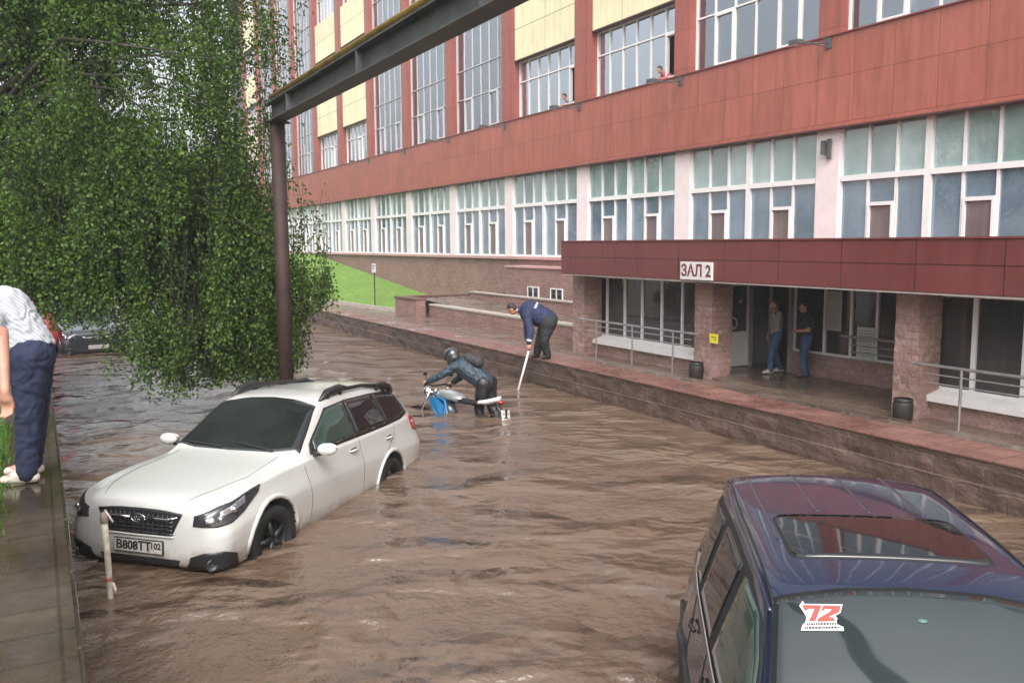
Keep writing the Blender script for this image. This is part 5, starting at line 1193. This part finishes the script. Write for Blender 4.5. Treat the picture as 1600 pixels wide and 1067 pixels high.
# ---- person bending on the left path
t = empty('person', (-.18, 7.14, 1.25), 0, 'person in a grey striped jersey and navy jeans bending forward at the left edge', 'person')
d = 6.33
J = dict(pelvis=pt(47, 545, d), chest=pt(6, 488, d), neck=pt(-30, 482, d), head=pt(-58, 492, d), shL=pt(-8, 500, d - .20), shR=pt(-8, 480, d + .18), elL=pt(-20, 555, d - .26), elR=pt(-24, 540, d + .14),
         wrL=pt(-14, 600, d - .22), wrR=pt(-30, 590, d + .05), hipL=pt(48, 560, d - .09), hipR=pt(52, 556, d + .11), knL=pt(44, 655, d - .10), knR=pt(56, 650, d + .12), anL=pt(42, 735, d - .10), anR=pt(50, 728, d + .14), toeL=pt(8, 752, d - .14), toeR=pt(14, 742, d + .10))
for s in 'LR':
    J['an' + s].z = 1.335; J['toe' + s].z = 1.29
J['hL'] = J['wrL'] + V3(.0, -.02, -.1); J['hR'] = J['wrR'] + V3(-.02, -.03, -.1)
b_, jr, lg = figure(t, J, M['skin'], M['jersey'], M['jeans'], M['shoe'], M['hair'], hair_long=True, sleeves='short', face=-_rt - Vector((0, 0, .5)), hup=-_rt * .4 + Vector((0, 0, .9)), vox=.011, topk=1.13, legk=1.13, fat=1.14)
mb = MB()
for s in 'LR':
    a = J['toe' + s]; mb.box((a.x - .06, a.y - .05, 1.251), (a.x + .30, a.y + .05, 1.262))
o = wb(mb, 'belt', M['black'], t) if False else None

# second bystander, only an arm reaches into the picture
t = empty('person', (-1.06, 5.6, 1.25), 0, 'person whose bare forearm enters at the left edge beside the striped jersey', 'person')
d = 5.3; e0 = pt(-70, 640, d)
J = dict(pelvis=V3(-1.05, 5.55, 2.15), chest=V3(-1.0, 5.62, 2.55), neck=V3(-.98, 5.66, 2.72), head=V3(-.95, 5.70, 2.86), shL=V3(-1.12, 5.80, 2.60), shR=V3(-.84, 5.50, 2.60), elR=pt(2, 520, 5.0), elL=V3(-1.2, 5.95, 2.33), wrR=pt(8, 612, 4.9), wrL=V3(-1.12, 6.1, 2.12),
         hipL=V3(-1.1, 5.66, 2.12), hipR=V3(-.98, 5.46, 2.12), knL=V3(-1.08, 5.72, 1.72), knR=V3(-.95, 5.54, 1.72), anL=V3(-1.12, 5.68, 1.34), anR=V3(-1.0, 5.48, 1.34), toeL=V3(-.95, 5.78, 1.29), toeR=V3(-.83, 5.58, 1.29))
J['hR'] = J['wrR'] + V3(.01, .02, -.1); J['hL'] = J['wrL'] + V3(.0, .02, -.1)
figure(t, J, M['skin'], M['grey'], M['jeans'], M['shoe'], M['hair'], sleeves='short', face=(.5, .8, 0), vox=.014)

# ---- two people in the entrance
def stand(x, y, z, h, heading, label, top, legs, shoes, stride=.0, sleeves='long', phone=False, armup=False, group=None):
    t = empty('person', (x, y, z), 0, label, 'person', group); k = h / 1.75; f = V3(math.cos(heading), math.sin(heading), 0); l = V3(-f.y, f.x, 0); o = V3(x, y, z); U = V3(0, 0, 1)
    q = lambda a, b, c: o + (f * a + l * b + U * c) * k
    J = dict(pelvis=q(0, 0, .96), chest=q(.02, 0, 1.32), neck=q(.03, 0, 1.48), head=q(.07, 0, 1.62), shL=q(.02, .17, 1.40), shR=q(.02, -.17, 1.40), hipL=q(0, .085, .93), hipR=q(0, -.085, .93),
             knL=q(.06 + stride * .5, .10, .52), knR=q(.05 - stride * .3, -.10, .52), anL=q(stride, .10, .09), anR=q(-stride, -.10, .09), toeL=q(stride + .16, .11, .045), toeR=q(-stride + .16, -.11, .045))
    if phone: J.update(elL=q(.10, .26, 1.17), wrL=q(.17, .14, 1.44)); J['hL'] = J['wrL'] + (f * -.04 + l * -.03 + U * .09); J.update(elR=q(-.04, -.23, 1.12), wrR=q(.08, -.24, .90)); J['hR'] = J['wrR'] + (f * .03 - U * .1)
    elif armup: J.update(elL=q(.02, .25, 1.12), wrL=q(.24, .16, 1.10), elR=q(.0, -.25, 1.12), wrR=q(.22, -.10, 1.06)); J['hL'] = J['wrL'] + (f * .08 - l * .06); J['hR'] = J['wrR'] + (f * .08 + l * .06)
    figure(t, J, M['skin'], top, legs, shoes, M['hair'], face=f, sleeves=sleeves, vox=.013, topk=.98, legk=.98); return t, J
stand(14.12, 13.72, FZ + .055, 1.62, math.atan2(.35, -.94), 'person in a grey hoodie and blue jeans walking to the white door holding a phone', M['grey'], M['jeans2'], M['shoe'], .17, phone=True)
stand(14.22, 12.95, FZ + .055, 1.60, math.atan2(.55, -.84), 'person in a dark T-shirt and jeans standing behind the one with the phone', M['navyshirt'], M['jeans2'], M['black'], .04, sleeves='short', armup=True)

# ---- people leaning out of the upper windows
for (y, z, lab, mt) in ((23.35, 8.55, 'person looking out of the open window above the canopy, nearer one', 'maroonink'), (29.25, 8.55, 'person looking out of the open window farther left', 'grey')):
    t = empty('person', (18.7, y, z - .3), 0, lab, 'person'); o = V3(18.42, y, z)
    J = dict(pelvis=V3(19.0, y, 8.05), chest=V3(18.72, y, 8.38), neck=V3(18.55, y, 8.50), head=V3(18.42, y, 8.60), shL=V3(18.68, y - .17, 8.42), shR=V3(18.68, y + .17, 8.42), elL=V3(18.55, y - .24, 8.30), elR=V3(18.55, y + .24, 8.30), wrL=V3(18.34, y - .10, 8.29), wrR=V3(18.36, y + .12, 8.29), hipL=V3(19.0, y - .08, 8.0), hipR=V3(19.0, y + .08, 8.0), knL=V3(19.0, y - .1, 7.7), knR=V3(19.0, y + .1, 7.7), anL=V3(19.05, y - .1, 7.35), anR=V3(19.05, y + .1, 7.35), toeL=V3(18.9, y - .1, 7.3), toeR=V3(18.9, y + .1, 7.3))
    J['hL'] = J['wrL'] + V3(-.08, .03, -.03); J['hR'] = J['wrR'] + V3(-.08, -.02, -.03)
    figure(t, J, M['skin'], plain('rose_cloth' if mt == 'maroonink' else 'pale_grey_cloth', (.42, .12, .13) if mt == 'maroonink' else (.35, .32, .32), .8), M['jeans'], M['black'], M['hair'], face=(-.85, -.2, -.45), vox=.014)

# ================================================================ motorcycle and its rider
BK = V3(6.50, 13.04, -.58); bh = math.radians(117); bl = R(9)
t = empty('motorcycle', BK, 0, 'silver and blue motorcycle standing hub deep in the flood, pushed by its rider', 'motorcycle'); t.rotation_euler = (bl, 0, bh)
for x in (0, 1.38):
    mb = MB(); mb.lathe((0, 0, 0), (0, 1, 0), [(-.05, .23), (-.06, .27), (-.03, .305), (0, .31), (.03, .305), (.06, .27), (.05, .23)], 36); wq = mb.build('wheel', M['rubber'], t, True); wq.location = (x, 0, .31)
    mb = MB(); mb.lathe((0, 0, 0), (0, 1, 0), [(-.03, .22), (-.03, .24), (.03, .24), (.03, .22)], 36)
    for q in range(5):
        a = q * 2 * math.pi / 5; mb.tube([(0, 0, 0), (.225 * math.cos(a), 0, .225 * math.sin(a))], .018, 6)
    mb.lathe((0, -.06, 0), (0, 1, 0), [(0, 0), (0, .04), (.12, .04), (.12, 0)], 14); mb.build('rim', M['steel'], wq, True)
mb = MB()
for s in (1, -1): mb.tube([(1.38, s * .08, .31), (1.22, s * .08, .72), (1.12, s * .08, .96)], [.022, .024, .024], 10)
mb.box((1.08, -.10, .88), (1.17, .10, .92)); mb.build('fork', M['chrome'], t, True)
mb = MB(); mb.tube([(.0, .07, .31), (.45, .09, .42), (.62, .12, .40), (.75, .12, .78), (1.10, .03, .88)], .026, 8); mb.tube([(.0, -.07, .31), (.45, -.09, .42), (.62, -.12, .40), (.75, -.12, .78), (1.10, -.03, .88)], .026, 8); mb.tube([(.70, 0, .78), (.25, 0, .78), (-.28, 0, .90)], .026, 8); mb.build('frame', M['bikeblue'], t, True)
blob_o = MB(); blob_o.ell((.62, 0, .44), (.20, .15, .16)); blob_o.ell((.78, 0, .56), (.10, .12, .14)); blob_o.tube([(.62, .0, .55), (.80, .0, .72)], .09, 12); blob_o.build('engine', plain('engine_metal', (.14, .15, .16), .35, metal=.7, var=.4, scale=20), t, True)
# tank and cowls
P_ = []
for i in range(15):
    u = i / 14; x = .42 + .60 * u; wv = .135 * math.sin(math.pi * min(1, .25 + u * .72)) ** .6; hv = .13 * math.sin(math.pi * (.12 + .78 * u)) ** .7; zc = .83 + .05 * u
    P_.append([(x, wv * math.cos(a), zc + (hv if math.sin(a) > 0 else .07) * math.sin(a)) for a in np.linspace(0, 2 * math.pi, 24, endpoint=False)])
mb = MB(); mb.grid(P_, None, True); mb.f += [tuple(range(24))[::-1], tuple(14 * 24 + k for k in range(24))]; mb.mi += [0, 0]; tk = mb.build('fuel_tank', M['silver'], t, True)
mb = MB(); mb.lathe((.80, 0, 1.0), (0, 0, 1), [(0, .04), (.012, .038), (.014, 0)], 16); mb.build('filler_cap', M['chrome'], tk, True)
for s in (1, -1):
    mb = MB(); pl = [(1.10, .80), (1.05, .70), (.93, .58), (.82, .52), (.74, .56), (.78, .66), (.88, .76), (1.0, .82)]
    mb.add([(x, s * (.15 if i in (2, 3, 4) else .13), z) for i, (x, z) in enumerate(pl)] + [(x, s * .10, z) for x, z in pl], [tuple(range(8)), tuple(range(15, 7, -1))] + [(i, (i + 1) % 8, 8 + (i + 1) % 8, 8 + i) for i in range(8)]); o = mb.build('side_cowl', M['bikeblue'], t); bevel(o, .012)
P_ = []
for i in range(17):
    u = i / 16; x = .46 - .80 * u; wv = .125 * (1 - .62 * u ** 1.6); z = .80 + .02 * math.cos(u * 5) + .17 * max(0, u - .35); P_.append([(x, wv * math.cos(a), z + (.045 if math.sin(a) > 0 else .05) * math.sin(a)) for a in np.linspace(0, 2 * math.pi, 18, endpoint=False)])
mb = MB(); mb.grid(P_[:11], None, True); mb.f += [tuple(range(18))[::-1], tuple(10 * 18 + k for k in range(18))]; mb.mi += [0, 0]; mb.build('seat', M['black'], t, True)
mb = MB(); Q_ = [[(p[0], p[1] * 1.06, p[2] + (.006)) for p in r] for r in P_[8:]]; mb.grid(Q_, None, True); n_ = len(Q_); mb.f += [tuple(range(18))[::-1], tuple((n_ - 1) * 18 + k for k in range(18))]; mb.mi += [0, 0]; mb.build('tail_cowl', M['signwhite'], t, True)
mb = MB(); mb.ell((-.37, 0, .86), (.045, .07, .035)); mb.build('tail_lamp', M['amberlens'], t, True)
mb = MB(); mb.tube([(-.30, 0, .84), (-.48, 0, .66)], .02, 8); mb.box((-.50, -.02, .6), (-.475, .02, .76)); mg = mb.build('mudguard', M['black'], t)
mb = MB(); mb.add([(-.505, -.12, .56), (-.505, .12, .56), (-.47, .12, .74), (-.47, -.12, .74), (-.497, -.12, .56), (-.497, .12, .56), (-.462, .12, .74), (-.462, -.12, .74)], [(0, 3, 2, 1), (4, 5, 6, 7), (0, 1, 5, 4), (1, 2, 6, 5), (2, 3, 7, 6), (3, 0, 4, 7)]); pl = mb.build('number_plate', M['signwhite'], t)
mb = MB()
for (y0, z0, y1, z1) in ((-.09, .67, -.05, .685), (-.03, .67, .02, .685), (.04, .67, .09, .685), (-.07, .60, -.01, .615), (.02, .60, .07, .615)):
    xx = lambda z: -.505 + (z - .56) / .18 * .035 - .0015
    mb.add([(xx(z0), y0, z0), (xx(z0), y1, z0), (xx(z1), y1, z1), (xx(z1), y0, z1)], [(0, 3, 2, 1)])
mb.build('marking', M['ink'], pl)
mb = MB(); mb.tube([(1.02, .38, 1.02), (1.08, .25, 1.06), (1.13, 0, 1.0), (1.08, -.25, 1.06), (1.02, -.38, 1.02)], .013, 8); hb = mb.build('handlebar', M['black'], t, True)
for s in (1, -1):
    mb = MB(); mb.tube([(1.025, s * .39, 1.018), (1.05, s * .28, 1.045)], .019, 8); mb.build('grip', M['rubber'], hb, True)
    mb = MB(); mb.tube([(1.07, s * .26, 1.06), (1.05, s * .34, 1.20)], .006, 6); mb.ell((1.04, s * .37, 1.23), (.015, .055, .035)); mb.build('mirror', M['black'], t, True)
mb = MB(); mb.ell((1.24, 0, .90), (.09, .095, .095)); mb.build('headlight', M['chrome'], t, True)
mb = MB(); mb.grid([[(1.38 + .34 * math.cos(a), yy, .31 + .34 * math.sin(a) - abs(yy) * .3) for yy in (-.065, -.03, .0, .03, .065)] for a in np.linspace(.2, 2.3, 14)]); mb.build('front_mudguard', M['black'], t, True)
mb = MB(); mb.tube([(.55, -.14, .34), (.2, -.16, .36), (-.1, -.17, .46)], [.03, .045, .05], 12); mb.build('exhaust', M['chrome'], t, True)

def bp(x, y, z): return (Matrix.Translation(BK) @ Matrix.Rotation(bh, 4, 'Z') @ Matrix.Rotation(bl, 4, 'X')) @ V3(x, y, z)
gl, gr = bp(1.03, .36, 1.05), bp(1.03, -.36, 1.05)
t = empty('person', (bp(.15, -.5, 0).x, bp(.15, -.5, 0).y, -.36), 0, 'helmeted rider in a dark jacket leaning forward to push the motorcycle', 'person')
fx = V3(math.cos(bh), math.sin(bh), 0); ly_ = V3(-fx.y, fx.x, 0)
hp = bp(.10, -.36, 0); hp.z = .53
J = dict(pelvis=hp, chest=hp + fx * .38 + ly_ * .10 + V3(0, 0, .26), neck=hp + fx * .52 + ly_ * .13 + V3(0, 0, .35), head=hp + fx * .64 + ly_ * .15 + V3(0, 0, .44))
ch = J['chest']
J.update(shL=ch + ly_ * .19 + V3(0, 0, .05) + fx * .05, shR=ch - ly_ * .19 + V3(0, 0, .05) + fx * .05)
J['wrL'] = gl + V3(0, 0, .045) - fx * .06; J['wrR'] = gr + V3(0, 0, .045) - fx * .06
J['elL'] = J['shL'].lerp(J['wrL'], .48) + V3(0, 0, -.03) + ly_ * .05; J['elR'] = J['shR'].lerp(J['wrR'], .48) + V3(0, 0, -.05) - ly_ * .05
J['hL'] = J['wrL'] + fx * .09 - V3(0, 0, .02); J['hR'] = J['wrR'] + fx * .09 - V3(0, 0, .02)
J.update(hipL=hp + ly_ * .09, hipR=hp - ly_ * .09, knL=hp + ly_ * .09 + fx * .10 - V3(0, 0, .44), knR=hp - ly_ * .10 - fx * .04 - V3(0, 0, .44))
J['anL'] = V3(hp.x, hp.y, -.27) + ly_ * .09 + fx * .02; J['anR'] = V3(hp.x, hp.y, -.27) - ly_ * .10 - fx * .34; J['toeL'] = J['anL'] + fx * .16 - V3(0, 0, .05); J['toeR'] = J['anR'] + fx * .16 - V3(0, 0, .05)
figure(t, J, M['skin'], M['riderblue'], M['black'], M['black'], None, face=fx - V3(0, 0, .55), hup=V3(0, 0, 1) + fx * .5, vox=.015, topk=1.12, legk=1.1, fat=1.1, helmet=True, curl=(1.3, 1.3))
hr = rot_to(fx - V3(0, 0, .55), V3(0, 0, 1) + fx * .5); L = lambda x, y, z: J['head'] + hr @ V3(x, y, z)
h_ = blob('helmet', [('e', L(-.01, 0, .025), (.145, .128, .135), hr), ('c', L(.07, .04, -.085), .05, L(.07, -.04, -.085), .05), ('e', L(-.02, 0, -.04), (.125, .118, .10), hr)], M['helmet'], t, voxel=.012, smooth=3)
mb = MB(); G = [[L(.118 * math.cos(b) * math.cos(a) * 1.17 + .012, .112 * math.sin(a) * 1.12, .01 + .07 * math.sin(b) * 1.0) for a in np.linspace(-1.1, 1.1, 14)] for b in np.linspace(-.45, .65, 8)]; mb.grid(G); wb(mb, 'visor', M['cglass'], t)
bpk = ch + (hp - ch) * .35
bk_ = blob('backpack', [('c', ch - ly_ * .0 + V3(0, 0, .17) - fx * .08, .10, bpk + V3(0, 0, .20) - fx * .12, .11)], plain('dark_backpack', (.03, .032, .04), .7, var=.4), t, voxel=.016, smooth=4)

# ================================================================ rain haze
mb = MB(); mb.box((-310, -210, -2.2), (410, 510, 24)); hz = mb.build('haze'); hm = bpy.data.materials.new('rain_haze'); hm.use_nodes = True; hn = hm.node_tree; hn.nodes.clear()
ho = hn.nodes.new('ShaderNodeOutputMaterial'); hv = hn.nodes.new('ShaderNodeVolumePrincipled'); hv.inputs['Density'].default_value = .0016; hv.inputs['Color'].default_value = (.93, .94, .97, 1); hv.inputs['Anisotropy'].default_value = .2
hn.links.new(hv.outputs[0], ho.inputs['Volume']); hz.data.materials.append(hm); tag(hz, kind='stuff'); hz['label'] = 'pale rain haze over the flooded street'; hz['category'] = 'haze'
